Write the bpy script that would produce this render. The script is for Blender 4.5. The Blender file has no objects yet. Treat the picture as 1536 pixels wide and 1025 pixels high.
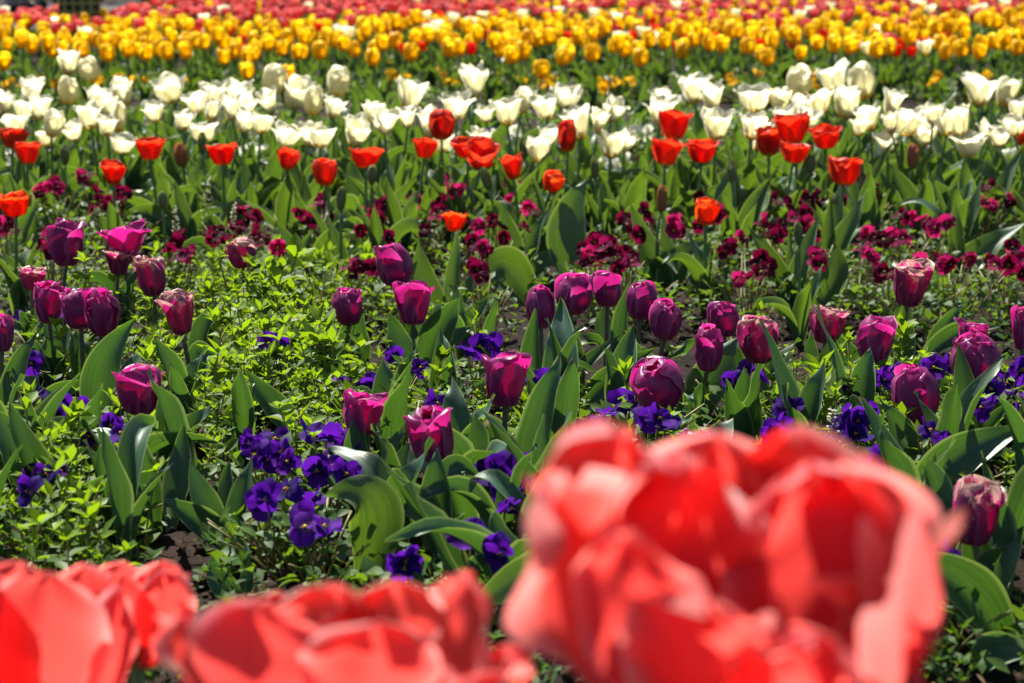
import bpy, math, random
import numpy as np
from mathutils import Vector, Matrix

# ------------------------------------------------------------------ camera, world, sun, exposure
SC = bpy.context.scene
COL = SC.collection
FPX, YH, CAMH = 3000.0, -108.0, 0.72          # focal length in photo pixels, horizon row, eye height
PITCH = math.atan((512.5 - YH) / FPX)
cam_d = bpy.data.cameras.new('camera')
cam = bpy.data.objects.new('camera', cam_d)
COL.objects.link(cam)
cam.location = (0, 0, CAMH)
cam.rotation_euler = (math.pi / 2 - PITCH, 0, 0)
cam_d.sensor_width = 36.0
cam_d.lens = FPX / 1536 * 36.0
cam_d.clip_start, cam_d.clip_end = 0.05, 1500
cam_d.dof.use_dof = True
cam_d.dof.focus_distance = 2.5
cam_d.dof.aperture_fstop = 9.0
cam_d.dof.aperture_blades = 9
SC.camera = cam

SUN = Vector((-0.30, 0.60, 0.86)).normalized()
W = bpy.data.worlds.new('World'); SC.world = W; W.use_nodes = True
nt = W.node_tree
bg = nt.nodes['Background']
sky = nt.nodes.new('ShaderNodeTexSky'); sky.sky_type = 'NISHITA'; sky.sun_disc = False
sky.sun_elevation = math.asin(SUN.z); sky.sun_rotation = math.atan2(SUN.x, SUN.y)
nt.links.new(sky.outputs[0], bg.inputs[0]); bg.inputs[1].default_value = 0.05
sd = bpy.data.lights.new('sun', 'SUN'); sd.energy = 5.0; sd.angle = math.radians(0.5); sd.color = (1.0, 0.95, 0.86)
so = bpy.data.objects.new('sun', sd); COL.objects.link(so)
so.rotation_euler = SUN.to_track_quat('Z', 'Y').to_euler(); so.location = (-3, 8, 9)
SC.view_settings.view_transform = 'Standard'; SC.view_settings.look = 'None'
SC.view_settings.exposure = 1.4; SC.view_settings.gamma = 1.0
SC.render.engine = 'CYCLES'
SC.cycles.use_denoising = True
SC.cycles.max_bounces = 8; SC.cycles.transmission_bounces = 6; SC.cycles.diffuse_bounces = 4

R = random.Random(11)
NR = np.random.default_rng(5)
U = R.uniform

# ------------------------------------------------------------------ pixel -> place
_cp, _sp = math.cos(PITCH), math.sin(PITCH)
def ray(px, py):
    a, b = (px - 768) / FPX, (512.5 - py) / FPX
    return Vector((a, _cp + b * _sp, -_sp + b * _cp))
def at_z(px, py, z):
    r = ray(px, py); t = (z - CAMH) / r.z
    return Vector((r.x * t, r.y * t, z)), FPX / t
def at_d(px, py, t):
    r = ray(px, py)
    return Vector((r.x * t, r.y * t, CAMH + r.z * t)), FPX / t
def ground_h(y, x=0.0):
    e = min(1, max(0, (-.12 - x) / .25)); t = min(1, max(0, (y - 2.72 - .38 * e) / .42)); return .105 * (1 - t * t * (3 - 2 * t))
def at_g(px, py, dz=0.0):
    z = .05
    for _ in range(14):
        p, s = at_z(px, py, z + dz); z = .5 * z + .5 * ground_h(p.y, p.x)
    p, s = at_z(px, py, z + dz); return p, s
def to_px(p):
    y, z = p[1], p[2] - CAMH
    d = y * _cp - z * _sp
    return 768 + FPX * p[0] / d, 512.5 - FPX * (y * _sp + z * _cp) / d

# ------------------------------------------------------------------ object helpers
def link(o, parent=None):
    COL.objects.link(o)
    if parent is not None: o.parent = parent
    return o
def tag(o, label=None, cat=None, group=None, kind=None):
    if label: o['label'] = label
    if cat: o['category'] = cat
    if group: o['group'] = group
    if kind: o['kind'] = kind
    return o
def empty(name, loc, label, cat, group=None, rz=0):
    o = bpy.data.objects.new(name, None); o.empty_display_size = 0.02
    link(o); o.location = loc; o.rotation_euler = (0, 0, rz)
    return tag(o, label, cat, group)
def mesh(name, V, F, mats, uv=None, midx=None, attr=None):
    me = bpy.data.meshes.new(name)
    V = np.asarray(V, dtype=np.float32).reshape(-1, 3)
    me.vertices.add(len(V)); me.vertices.foreach_set('co', V.ravel())
    if isinstance(F, np.ndarray):
        li = F.ravel().astype(np.int32); n = F.shape[1]; cnt = len(F)
        st = np.arange(cnt, dtype=np.int32) * n
    else:
        li = np.array([i for f in F for i in f], dtype=np.int32); cnt = len(F)
        ln = np.array([len(f) for f in F]); st = np.concatenate([[0], np.cumsum(ln)[:-1]]).astype(np.int32)
    me.loops.add(len(li)); me.loops.foreach_set('vertex_index', li)
    me.polygons.add(cnt); me.polygons.foreach_set('loop_start', st)
    me.polygons.foreach_set('use_smooth', np.ones(cnt, dtype=bool))
    if midx is not None: me.polygons.foreach_set('material_index', np.asarray(midx, dtype=np.int32))
    if uv is not None:
        l = me.uv_layers.new(name='UVMap'); l.data.foreach_set('uv', np.asarray(uv, dtype=np.float32)[li].ravel())
    if attr is not None:
        a = me.attributes.new('rnd', 'FLOAT', 'POINT'); a.data.foreach_set('value', np.asarray(attr, dtype=np.float32))
    for m in (mats if isinstance(mats, (list, tuple)) else [mats]): me.materials.append(m)
    me.update(); me.validate()
    return me
def obj(name, me, parent=None, loc=None):
    o = bpy.data.objects.new(name, me); link(o, parent)
    if loc is not None: o.location = loc
    return o
def grid_faces(nu, nv, off=0):
    i, j = np.meshgrid(np.arange(nu - 1), np.arange(nv - 1))
    a = (j * nu + i).ravel() + off
    return np.stack([a, a + 1, a + 1 + nu, a + nu], 1)
class Acc:                                   # several pieces of ONE part gathered into one mesh
    def __init__(s): s.V, s.F, s.U, s.M, s.A, s.n = [], [], [], [], [], 0
    def add(s, V, F, uv=None, m=0, a=0.0):
        V = np.asarray(V); s.V.append(V); s.F += [tuple(int(k) + s.n for k in f) for f in F]
        s.U.append(np.asarray(uv) if uv is not None else np.zeros((len(V), 2)))
        s.M += [m] * len(F); s.A.append(np.full(len(V), a)); s.n += len(V)
    def build(s, name, mats): return mesh(name, np.concatenate(s.V), s.F, mats, np.concatenate(s.U), s.M, np.concatenate(s.A))

# ------------------------------------------------------------------ materials
class NT:
    def __init__(s, name):
        s.m = bpy.data.materials.new(name); s.m.use_nodes = True
        s.t = s.m.node_tree; s.t.nodes.clear()
        s.out = s.n('ShaderNodeOutputMaterial')
    def n(s, ty, **kw):
        x = s.t.nodes.new(ty)
        for k, v in kw.items(): setattr(x, k, v)
        return x
    def l(s, a, b): s.t.links.new(a, b)
    def val(s, x, sock):
        if isinstance(x, (int, float)): sock.default_value = x
        elif isinstance(x, tuple): sock.default_value = (*x[:3], 1) if len(sock.default_value) == 4 else x
        else: s.l(x, sock)
    def math(s, op, a, b=0.0, c=None, clamp=False):
        x = s.n('ShaderNodeMath', operation=op, use_clamp=clamp); s.val(a, x.inputs[0]); s.val(b, x.inputs[1])
        if c is not None: s.val(c, x.inputs[2])
        return x.outputs[0]
    def mix(s, f, a, b, blend='MIX'):
        x = s.n('ShaderNodeMix', data_type='RGBA', blend_type=blend)
        s.val(f, x.inputs[0]); s.val(a, x.inputs[6]); s.val(b, x.inputs[7]); return x.outputs[2]
    def step(s, x, lo, hi):
        m = s.n('ShaderNodeMapRange', interpolation_type='SMOOTHSTEP'); s.val(x, m.inputs[0])
        m.inputs[1].default_value = lo; m.inputs[2].default_value = hi; return m.outputs[0]
    def noise(s, vec, scale, detail=3.0, rough=0.55):
        x = s.n('ShaderNodeTexNoise'); 
        if vec is not None: s.l(vec, x.inputs['Vector'])
        x.inputs['Scale'].default_value = scale; x.inputs['Detail'].default_value = detail; x.inputs['Roughness'].default_value = rough
        return x.outputs['Fac']
    def finish(s, col, tcol, tfac, rough=0.5, spec=0.4, bump=None, bstr=0.2, bdist=0.002):
        p = s.n('ShaderNodeBsdfPrincipled'); s.val(col, p.inputs['Base Color'])
        s.val(rough, p.inputs['Roughness']); p.inputs['Specular IOR Level'].default_value = spec
        if bump is not None:
            b = s.n('ShaderNodeBump'); b.inputs['Strength'].default_value = bstr; b.inputs['Distance'].default_value = bdist
            s.l(bump, b.inputs['Height']); s.l(b.outputs[0], p.inputs['Normal'])
        if tfac:
            t = s.n('ShaderNodeBsdfTranslucent'); s.val(tcol, t.inputs[0])
            x = s.n('ShaderNodeMixShader'); s.val(tfac, x.inputs[0]); s.l(p.outputs[0], x.inputs[1]); s.l(t.outputs[0], x.inputs[2])
            s.l(x.outputs[0], s.out.inputs[0])
        else: s.l(p.outputs[0], s.out.inputs[0])
        return s.m
def petal_mat(name, base, edge, heart, trans, tfac=0.5, edge_w=0.45, vein=0.25, bleach=0.0, bleach_col=(0.72, 0.55, 0.38), outer=None, heart_v=(0.05, 0.24), rough=0.42, spec=0.18, vary=0.2):
    k = NT(name)
    uv = k.n('ShaderNodeUVMap'); sep = k.n('ShaderNodeSeparateXYZ'); k.l(uv.outputs[0], sep.inputs[0])
    oi = k.n('ShaderNodeObjectInfo'); rnd = oi.outputs['Random']
    u, v = sep.outputs[0], sep.outputs[1]
    uu = k.math('ABSOLUTE', k.math('MULTIPLY_ADD', u, 2.0, -1.0))
    comb = k.n('ShaderNodeCombineXYZ'); k.l(k.math('MULTIPLY', u, 26.0), comb.inputs[0]); k.l(k.math('MULTIPLY', v, 2.2), comb.inputs[1]); k.l(k.math('MULTIPLY', rnd, 40.0), comb.inputs[2])
    vn = k.noise(comb.outputs[0], 1.0, 4.0)
    comb2 = k.n('ShaderNodeCombineXYZ'); k.l(k.math('MULTIPLY', u, 4.0), comb2.inputs[0]); k.l(k.math('MULTIPLY', v, 3.2), comb2.inputs[1]); k.l(k.math('MULTIPLY', rnd, 77.0), comb2.inputs[2])
    pn = k.noise(comb2.outputs[0], 1.0, 5.0, 0.6)
    c0 = base
    if outer is not None:
        g = k.n('ShaderNodeNewGeometry'); c0 = k.mix(k.math('MULTIPLY', k.math('SUBTRACT', 1.0, g.outputs['Backfacing']), 0.85), base, outer)
    dark = k.mix(0.5, c0, (0, 0, 0)) if outer is not None else tuple(x * 0.5 for x in base)
    c = k.mix(k.math('MULTIPLY', k.step(vn, 0.42, 0.75), vein * 2), c0, dark)
    rim = k.math('POWER', k.math('MAXIMUM', uu, k.step(v, 0.80, 1.06)), 6.0)
    rim = k.math('MULTIPLY', rim, k.math('MULTIPLY_ADD', pn, .7, .3), clamp=True)
    rim = k.math('MULTIPLY', rim, edge_w * 2, clamp=True)
    c = k.mix(rim, c, edge)
    h = k.math('SUBTRACT', 1.0, k.step(k.math('ADD', v, k.math('MULTIPLY', k.math('SUBTRACT', vn, 0.5), 0.12)), *heart_v))
    c = k.mix(h, c, heart)
    t = k.mix(h, k.mix(k.math('MULTIPLY', rim, 0.6), trans, edge), heart)
    t = k.mix(k.math('MULTIPLY', k.step(vn, 0.4, 0.8), vein), t, tuple(x * 0.6 for x in trans))
    if bleach:
        bl = k.math('MULTIPLY', k.step(k.math('ADD', pn, k.math('MULTIPLY', v, 0.45)), 0.86 - 0.1 * bleach, 0.97 - 0.1 * bleach), k.step(vn, 0.3, 0.62))
        sp = k.n('ShaderNodeTexVoronoi'); sp.inputs['Scale'].default_value = 1.0
        cb = k.n('ShaderNodeCombineXYZ'); k.l(k.math('MULTIPLY', u, 14.0), cb.inputs[0]); k.l(k.math('MULTIPLY', v, 18.0), cb.inputs[1]); k.l(k.math('MULTIPLY', rnd, 31.0), cb.inputs[2]); k.l(cb.outputs[0], sp.inputs['Vector'])
        dots = k.math('MULTIPLY', k.math('SUBTRACT', 1.0, k.step(sp.outputs['Distance'], 0.08, 0.2)), k.step(pn, 0.47, 0.6))
        bl = k.math('MAXIMUM', bl, k.math('MULTIPLY', dots, 0.7))
        c = k.mix(bl, c, bleach_col); t = k.mix(bl, t, tuple(x * 0.8 for x in bleach_col))
    hs = k.n('ShaderNodeHueSaturation'); k.l(c, hs.inputs['Color']); k.val(k.math('MULTIPLY_ADD', rnd, vary, 1.0 - vary / 2), hs.inputs['Value'])
    k.val(k.math('MULTIPLY_ADD', rnd, 0.02, 0.49), hs.inputs['Hue'])
    return k.finish(hs.outputs[0], t, tfac, rough, spec, vn, 0.35, 0.0012)
def leaf_mat(name, base, trans, tfac=0.42, rough=0.4, spec=0.45, edge=(0.30, 0.37, 0.18)):
    k = NT(name)
    uv = k.n('ShaderNodeUVMap'); sep = k.n('ShaderNodeSeparateXYZ'); k.l(uv.outputs[0], sep.inputs[0])
    oi = k.n('ShaderNodeObjectInfo'); rnd = oi.outputs['Random']
    u, v = sep.outputs[0], sep.outputs[1]
    uu = k.math('ABSOLUTE', k.math('MULTIPLY_ADD', u, 2.0, -1.0))
    cb = k.n('ShaderNodeCombineXYZ'); k.l(k.math('MULTIPLY', u, 30.0), cb.inputs[0]); k.l(k.math('MULTIPLY', v, 1.5), cb.inputs[1]); k.l(k.math('MULTIPLY', rnd, 40.0), cb.inputs[2])
    vn = k.noise(cb.outputs[0], 1.0, 3.0)
    cb2 = k.n('ShaderNodeCombineXYZ'); k.l(k.math('MULTIPLY', u, 2.5), cb2.inputs[0]); k.l(k.math('MULTIPLY', v, 5.0), cb2.inputs[1]); k.l(k.math('MULTIPLY', rnd, 63.0), cb2.inputs[2])
    pn = k.noise(cb2.outputs[0], 1.0, 5.0)
    c = k.mix(k.step(vn, 0.35, 0.7), base, tuple(x * 1.9 for x in base))
    c = k.mix(k.math('MULTIPLY', k.step(pn, 0.45, 0.75), 0.5), c, (base[0] * 1.2 + 0.02, base[1] * 1.15 + 0.02, base[2] * 1.5 + 0.03))
    c = k.mix(k.math('MULTIPLY', k.step(uu, 0.86, 0.98), 0.85), c, edge)
    tip = k.math('MULTIPLY', k.step(v, 0.93, 1.0), k.step(rnd, 0.45, 0.6))
    c = k.mix(k.math('MULTIPLY', tip, 0.8), c, (0.30, 0.19, 0.08))
    t = k.mix(k.step(vn, 0.35, 0.7), trans, tuple(x * 0.6 for x in trans)); t = k.mix(k.math('MULTIPLY', k.step(uu, .84, .98), .7), t, (.27, .36, .06))
    hs = k.n('ShaderNodeHueSaturation'); k.l(c, hs.inputs['Color'])
    k.val(k.math('MULTIPLY_ADD', rnd, 0.6, 0.7), hs.inputs['Value']); k.val(k.math('MULTIPLY_ADD', rnd, 0.05, 0.475), hs.inputs['Hue'])
    return k.finish(hs.outputs[0], t, tfac, k.math('MULTIPLY_ADD', pn, 0.25, rough - 0.1), spec, vn, 0.3, 0.0015)
def small_leaf_mat(name, base, trans, tfac=0.45, rough=0.45, young=None):
    k = NT(name)
    at = k.n('ShaderNodeAttribute'); at.attribute_name = 'rnd'; a = at.outputs['Fac']
    uv = k.n('ShaderNodeUVMap'); sep = k.n('ShaderNodeSeparateXYZ'); k.l(uv.outputs[0], sep.inputs[0])
    y = young or tuple(x * 1.6 for x in base)
    c = k.mix(a, base, y)
    if name == 'chickweed_leaf': c = k.mix(k.step(k.noise(k.n('ShaderNodeTexCoord').outputs['Object'], 70, 2), .66, .72), c, (.30, .22, .06))
    c = k.mix(k.math('MULTIPLY', k.math('SUBTRACT', 1.0, k.step(k.math('ABSOLUTE', k.math('MULTIPLY_ADD', sep.outputs[0], 2.0, -1.0)), 0.0, 0.14)), 0.35), c, tuple(x * 1.8 for x in base))
    t = k.mix(a, tuple(x * 0.7 for x in trans), trans)
    return k.finish(c, t, tfac, rough + .12, 0.2)
def plain_mat(name, c1, c2, scale=40, rough=0.6, spec=0.3, bstr=0.3, bdist=0.003):
    k = NT(name); tc = k.n('ShaderNodeTexCoord')
    f = k.noise(tc.outputs['Object'], scale, 5.0, 0.6)
    return k.finish(k.mix(k.step(f, 0.3, 0.7), c1, c2), None, 0, rough, spec, f, bstr, bdist)

M = {}
M['purple'] = petal_mat('purple_petal', (0.30, 0.020, 0.18), (0.58, 0.24, 0.50), (0.60, 0.46, 0.22), (0.56, 0.012, 0.21), 0.5, 0.34, 0.34, 0.0, heart_v=(0.0, 0.13), rough=0.36, spec=0.4)
M['purple_worn'] = petal_mat('worn_purple_petal', (0.24, 0.015, 0.13), (0.50, 0.20, 0.36), (0.55, 0.42, 0.22), (0.48, 0.014, 0.17), 0.52, 0.28, 0.26, .42, heart_v=(0.0, 0.13), rough=0.4, spec=0.45)
M['red'] = petal_mat('red_petal', (0.60, 0.030, 0.014), (0.74, 0.16, 0.07), (0.78, 0.45, 0.02), (0.88, 0.05, 0.014), 0.52, 0.35, 0.3, heart_v=(0.02, 0.24))
M['orange'] = petal_mat('orange_red_petal', (0.68, 0.06, 0.012), (0.75, 0.16, 0.04), (0.75, 0.42, 0.03), (0.95, 0.10, 0.012), 0.55, 0.3, 0.2, heart_v=(0.0, 0.2))
M['white'] = petal_mat('white_petal', (0.72, 0.69, 0.54), (0.78, 0.76, 0.66), (0.78, 0.55, 0.05), (0.88, 0.84, 0.60), 0.66, 0.3, 0.10, heart_v=(0.06, 0.34), vary=0.08)
M['yellow'] = petal_mat('yellow_petal', (0.90, 0.58, 0.012), (0.92, 0.67, 0.05), (0.74, 0.56, 0.03), (1.0, 0.79, 0.016), 0.62, 0.25, 0.15, vary=0.15)
M['pink'] = petal_mat('pink_petal', (0.70, 0.10, 0.12), (0.82, 0.38, 0.32), (0.75, 0.45, 0.2), (0.90, 0.15, 0.13), 0.5, 0.5, 0.2, vary=0.35)
M['coral'] = petal_mat('coral_petal', (0.66, 0.06, 0.055), (0.84, 0.52, 0.48), (0.45, 0.22, 0.03), (0.97, 0.085, 0.07), 0.64, 0.7, 0.22, outer=(0.62, 0.065, 0.10), heart_v=(0.0, 0.12), vary=0.1)
M['bud'] = petal_mat('green_bud', (0.16, 0.20, 0.08), (0.34, 0.14, 0.12), (0.10, 0.18, 0.05), (0.22, 0.28, 0.05), 0.3, 0.25, 0.25)
M['redbud'] = petal_mat('reddish_bud', (0.28, 0.14, 0.06), (0.60, 0.04, 0.02), (0.14, 0.2, 0.05), (0.4, 0.2, 0.05), 0.3, 0.7, 0.25)
M['leaf'] = leaf_mat('tulip_leaf', (0.040, 0.090, 0.036), (0.115, 0.21, 0.010), 0.38)
M['leaf_blue'] = leaf_mat('bluish_tulip_leaf', (0.034, 0.078, 0.044), (0.075, 0.175, 0.012), 0.33)
M['leaf_dry'] = leaf_mat('dry_leaf', (0.22, 0.22, 0.12), (0.3, 0.2, 0.06), 0.3, edge=(0.35, 0.22, 0.1))
M['stem'] = plain_mat('green_stem', (0.07, 0.15, 0.04), (0.12, 0.22, 0.07), 60, 0.5)
M['stem_dark'] = plain_mat('purplish_stem', (0.07, 0.065, 0.05), (0.10, 0.11, 0.07), 60, 0.5)
M['weed'] = small_leaf_mat('chickweed_leaf', (0.05, 0.11, 0.016), (0.27, 0.42, 0.008), 0.45, 0.4, young=(0.15, 0.24, 0.016))
M['foliage'] = small_leaf_mat('pansy_leaf', (0.038, 0.095, 0.02), (0.17, 0.29, 0.012), 0.4, 0.42, young=(0.08, 0.15, 0.022))
M['weed_dark'] = small_leaf_mat('low_weed_leaf', (0.025, 0.065, 0.014), (0.10, 0.19, 0.01), 0.4, 0.5, young=(0.05, 0.11, 0.015))
M['weed_stem'] = plain_mat('weed_stem', (0.16, 0.20, 0.04), (0.26, 0.18, 0.08), 90, 0.6)
M['hedge'] = small_leaf_mat('hedge_leaf', (0.022, 0.045, 0.016), (0.05, 0.09, 0.01), 0.3, 0.5)
M['bark'] = plain_mat('hedge_branch', (0.05, 0.035, 0.025), (0.09, 0.07, 0.05), 30, 0.9)
def pansy_mat(name, base, mark, eye, trans, edge):
    k = NT(name)
    uv = k.n('ShaderNodeUVMap'); sep = k.n('ShaderNodeSeparateXYZ'); k.l(uv.outputs[0], sep.inputs[0])
    u, v = sep.outputs[0], sep.outputs[1]
    oi = k.n('ShaderNodeObjectInfo'); rnd = oi.outputs['Random']
    cb = k.n('ShaderNodeCombineXYZ'); k.l(k.math('MULTIPLY', u, 22.0), cb.inputs[0]); k.l(k.math('MULTIPLY', v, 2.0), cb.inputs[1]); k.l(k.math('MULTIPLY', rnd, 30.0), cb.inputs[2])
    vn = k.noise(cb.outputs[0], 1.0, 3.0)
    c = k.mix(k.math('MULTIPLY', k.step(vn, 0.4, 0.7), 0.5), base, tuple(x * 0.45 for x in base))
    c = k.mix(k.math('MULTIPLY', k.step(v, 0.75, 1.05), 0.5), c, edge)
    vv = k.math('ADD', v, k.math('MULTIPLY', k.math('SUBTRACT', vn, 0.5), 0.3))
    c = k.mix(k.math('SUBTRACT', 1.0, k.step(vv, 0.22, 0.5)), c, mark)
    c = k.mix(k.math('SUBTRACT', 1.0, k.step(v, 0.03, 0.05)), c, eye)
    hs = k.n('ShaderNodeHueSaturation'); k.l(c, hs.inputs['Color']); k.val(k.math('MULTIPLY_ADD', rnd, 0.8, 0.6), hs.inputs['Value']); k.val(k.math('MULTIPLY_ADD', rnd, 0.04, 0.48), hs.inputs['Hue'])
    return k.finish(hs.outputs[0], trans, 0.45, 0.75, 0.1, vn, 0.3, 0.001)
M['violet'] = pansy_mat('violet_pansy', (0.06, 0.008, 0.22), (0.01, 0.003, 0.045), (0.75, 0.42, 0.02), (0.10, 0.008, 0.34), (0.10, 0.02, 0.30))
M['burgundy'] = pansy_mat('burgundy_pansy', (0.075, 0.0025, 0.018), (0.010, 0.001, 0.004), (0.55, 0.4, 0.15), (0.16, 0.002, 0.03), (0.17, 0.012, 0.055))
M['rose'] = pansy_mat('rose_pansy', (0.22, 0.010, 0.07), (0.04, 0.003, 0.014), (0.65, 0.5, 0.2), (0.45, 0.012, 0.11), (0.45, 0.05, 0.17))
M['white_pansy'] = pansy_mat('white_pansy', (0.72, 0.72, 0.62), (0.70, 0.68, 0.45), (0.75, 0.5, 0.05), (0.75, 0.75, 0.6), (0.78, 0.78, 0.74))
M['yellow_pansy'] = pansy_mat('yellow_pansy', (0.74, 0.38, 0.008), (0.60, 0.25, 0.006), (0.7, 0.4, 0.02), (0.85, 0.45, 0.01), (0.78, 0.45, 0.02))
M['pollen'] = plain_mat('stamens', (0.10, 0.06, 0.01), (0.35, 0.25, 0.03), 300, 0.7)

# ------------------------------------------------------------------ shape functions
def cubic(xs, ys, x):
    xs, ys = np.asarray(xs, float), np.asarray(ys, float)
    m = np.gradient(ys, xs); k = np.clip(np.searchsorted(xs, x, 'right') - 1, 0, len(xs) - 2)
    h = xs[k + 1] - xs[k]; t = (x - xs[k]) / h
    return (2 * t**3 - 3 * t**2 + 1) * ys[k] + (t**3 - 2 * t**2 + t) * h * m[k] + (-2 * t**3 + 3 * t**2) * ys[k + 1] + (t**3 - t**2) * h * m[k + 1]
_X = [0, .14, .32, .55, .8, 1.0]
G_CLOSED = np.array([.10, .60, .94, 1.0, .81, .33])
G_OPEN = np.array([.10, .48, .74, .93, 1.16, 1.42])
G_WIDE = np.array([.10, .50, .85, 1.15, 1.55, 1.95])
Z_CLOSED = np.array([0, .07, .28, .56, .83, 1.0])
Z_OPEN = np.array([0, .08, .28, .53, .80, .97])
Z_WIDE = np.array([0, .05, .20, .42, .62, .70])
def lerp3(a, b, c, t): return a + (b - a) * t * 2 if t < .5 else b + (c - b) * (t * 2 - 1)
def petal(theta, op, size=1.0, width=0.62, ruffle=0.02, nu=9, nv=12, seed=0, inner=0.0, twist=0.0, point=0.5, notch=0.0, blunt=0.0):
    """A petal of a cup of unit height on the z axis; op 0 closed .. 1 wide open. Front faces look inward."""
    rg = np.random.default_rng(seed)
    v = 1 - (1 - np.linspace(0, 1, nv))**1.5; u = np.linspace(-1, 1, nu)
    r = cubic(_X, lerp3(G_CLOSED, G_OPEN, G_WIDE, op), v) * 0.46 * (1 - inner) * (0.55 + 0.45 * size)
    z = cubic(_X, lerp3(Z_CLOSED, Z_OPEN, Z_WIDE, op), v) * size
    w = cubic([0, .2, .45, .7, .88, .97, 1.0], [.30, .74, .98, .95 + .05 * blunt, .62 + .27 * blunt, .30 - .1 * point + .36 * blunt, .02 + .1 * blunt], v) * width * size
    Uu, Vv = np.meshgrid(u, v)
    rc = np.maximum(r, 0.30)[:, None] * (1.05 + 0.5 * op)
    a = Uu * w[:, None] / rc
    x = rc * np.sin(a); inw = rc * (1 - np.cos(a))
    ph = rg.uniform(0, 6.28, 6)
    ruf = ruffle * (np.abs(Uu)**2 + .4 * Vv**3) * (np.sin(Vv * 9 + ph[0] + Uu * 2) + .6 * np.sin(Vv * 17 + ph[1] - Uu * 3) + .5 * np.sin(Uu * 6 + ph[2])) * (0.2 + Vv)
    rad = r[:, None] - inw + ruf + .012 * np.exp(-(Uu / .25)**2) * np.sin(Vv * 3.1)
    zz = z[:, None] + ruffle * .8 * np.sin(Uu * 5 + ph[3]) * Vv**3 - notch * np.exp(-((Uu - .1) / .3)**2) * Vv**6
    x = x + twist * Vv**2 * .15
    c, s = math.cos(theta), math.sin(theta)
    P = np.stack([rad * c - x * s, rad * s + x * c, zz], -1).reshape(-1, 3)
    uv = np.stack([Uu * .5 + .5, Vv], -1).reshape(-1, 2)
    return P, uv, grid_faces(nu, nv)
def axis_rot(ax):
    ax = Vector(ax).normalized(); return np.array(ax.to_track_quat('Z', 'Y').to_matrix())
def bloom_petals(w, h, op, seed, ruffle=0.03, nu=9, nv=12, worn=0.0, spread=0.1, width=0.62, blunt=0.0):
    """Six petals fitted to a bloom w wide and h high, base at the origin."""
    rg = random.Random(seed); t0 = rg.uniform(0, 6.28); out = []
    for k in range(6):
        inn = k % 2
        o = min(1, max(0, op + rg.uniform(-spread, spread) - (.06 if inn else 0)))
        if worn and rg.random() < worn: o = min(1, o + rg.uniform(.1, .4))
        out.append(petal(t0 + k * math.pi / 3 + rg.uniform(-.12, .12), o, (1.0 if inn else .96) * rg.uniform(.92, 1.04), width * rg.uniform(.93, 1.07), ruffle * rg.uniform(.6, 1.5), nu, nv, rg.randrange(10**6), .05 if inn else 0, rg.uniform(-1, 1), rg.random(), rg.choice([0, 0, .04, .09]) if worn else 0, blunt))
    A = np.concatenate([o[0] for o in out])
    ex = np.percentile(np.hypot(A[:, 0], A[:, 1]), 98); ez = A[:, 2].max()
    return [(P * np.array([w / 2 / ex, w / 2 / ex, h / ez]), uv, F) for P, uv, F in out]
def tube(pts, radii, n=6):
    pts = np.asarray(pts, float); m = len(pts); T = np.gradient(pts, axis=0); T /= np.linalg.norm(T, axis=1)[:, None] + 1e-9
    ref = np.array([1.0, 0.02, 0.0]); V = []
    for i in range(m):
        a = np.cross(T[i], ref); a /= np.linalg.norm(a) + 1e-9; b = np.cross(T[i], a)
        for k in range(n):
            f = 2 * math.pi * k / n; V.append(pts[i] + radii[i] * (a * math.cos(f) + b * math.sin(f)))
    F = [(i * n + k, i * n + (k + 1) % n, (i + 1) * n + (k + 1) % n, (i + 1) * n + k) for i in range(m - 1) for k in range(n)]
    F.append(tuple(range((m - 1) * n, m * n)))
    return np.array(V), F
def bez(a, b, c, n):
    t = np.linspace(0, 1, n)[:, None]; a, b, c = (np.asarray(q, float) for q in (a, b, c))
    return (1 - t)**2 * a + 2 * t * (1 - t) * b + t**2 * c
def blade(B, C, T, hw, N, cup=0.35, wave=0.1, twist=0.0, seed=0, nu=7, nv=16, peak=.4):
    """A tulip leaf along the bezier B-C-T, half width hw, its inner face towards N."""
    rg = np.random.default_rng(seed)
    c = bez(B, C, T, nv); v = np.linspace(0, 1, nv)
    tg = np.gradient(c, axis=0); tg /= np.linalg.norm(tg, axis=1)[:, None] + 1e-9
    w = np.where(v < peak, .38 + .62 * np.sin(v / peak * math.pi / 2)**1.3, np.clip(1 - ((v - peak) / (1 - peak))**1.75, 0, 1)**1.08) * hw
    u = np.linspace(-1, 1, nu); V = np.zeros((nv, nu, 3)); N = np.asarray(N, float)
    ph = rg.uniform(0, 6.28, 5)
    for i in range(nv):
        s = np.cross(tg[i], N); s /= np.linalg.norm(s) + 1e-9
        nn = np.cross(s, tg[i])
        an = twist * (v[i] - .3); s, nn = s * math.cos(an) + nn * math.sin(an), nn * math.cos(an) - s * math.sin(an)
        cu = cup * (1.5 - v[i]) * w[i]
        for j in range(nu):
            q = abs(u[j])
            off = cu * q**1.6 + wave * hw * q**2 * (math.sin(v[i] * 8 + ph[0] + (1.9 if u[j] > 0 else 0)) + .5 * math.sin(v[i] * 17 + ph[1])) * v[i]**.6
            V[i, j] = c[i] + s * (u[j] * w[i] * (1 - .12 * cup * q)) + nn * off
    Uu, Vv = np.meshgrid(u, v)
    return V.reshape(-1, 3), np.stack([Uu * .5 + .5, Vv], -1).reshape(-1, 2), grid_faces(nu, nv)
_seed = [1000]
def sd_():
    _seed[0] += 1; return _seed[0]
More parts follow.
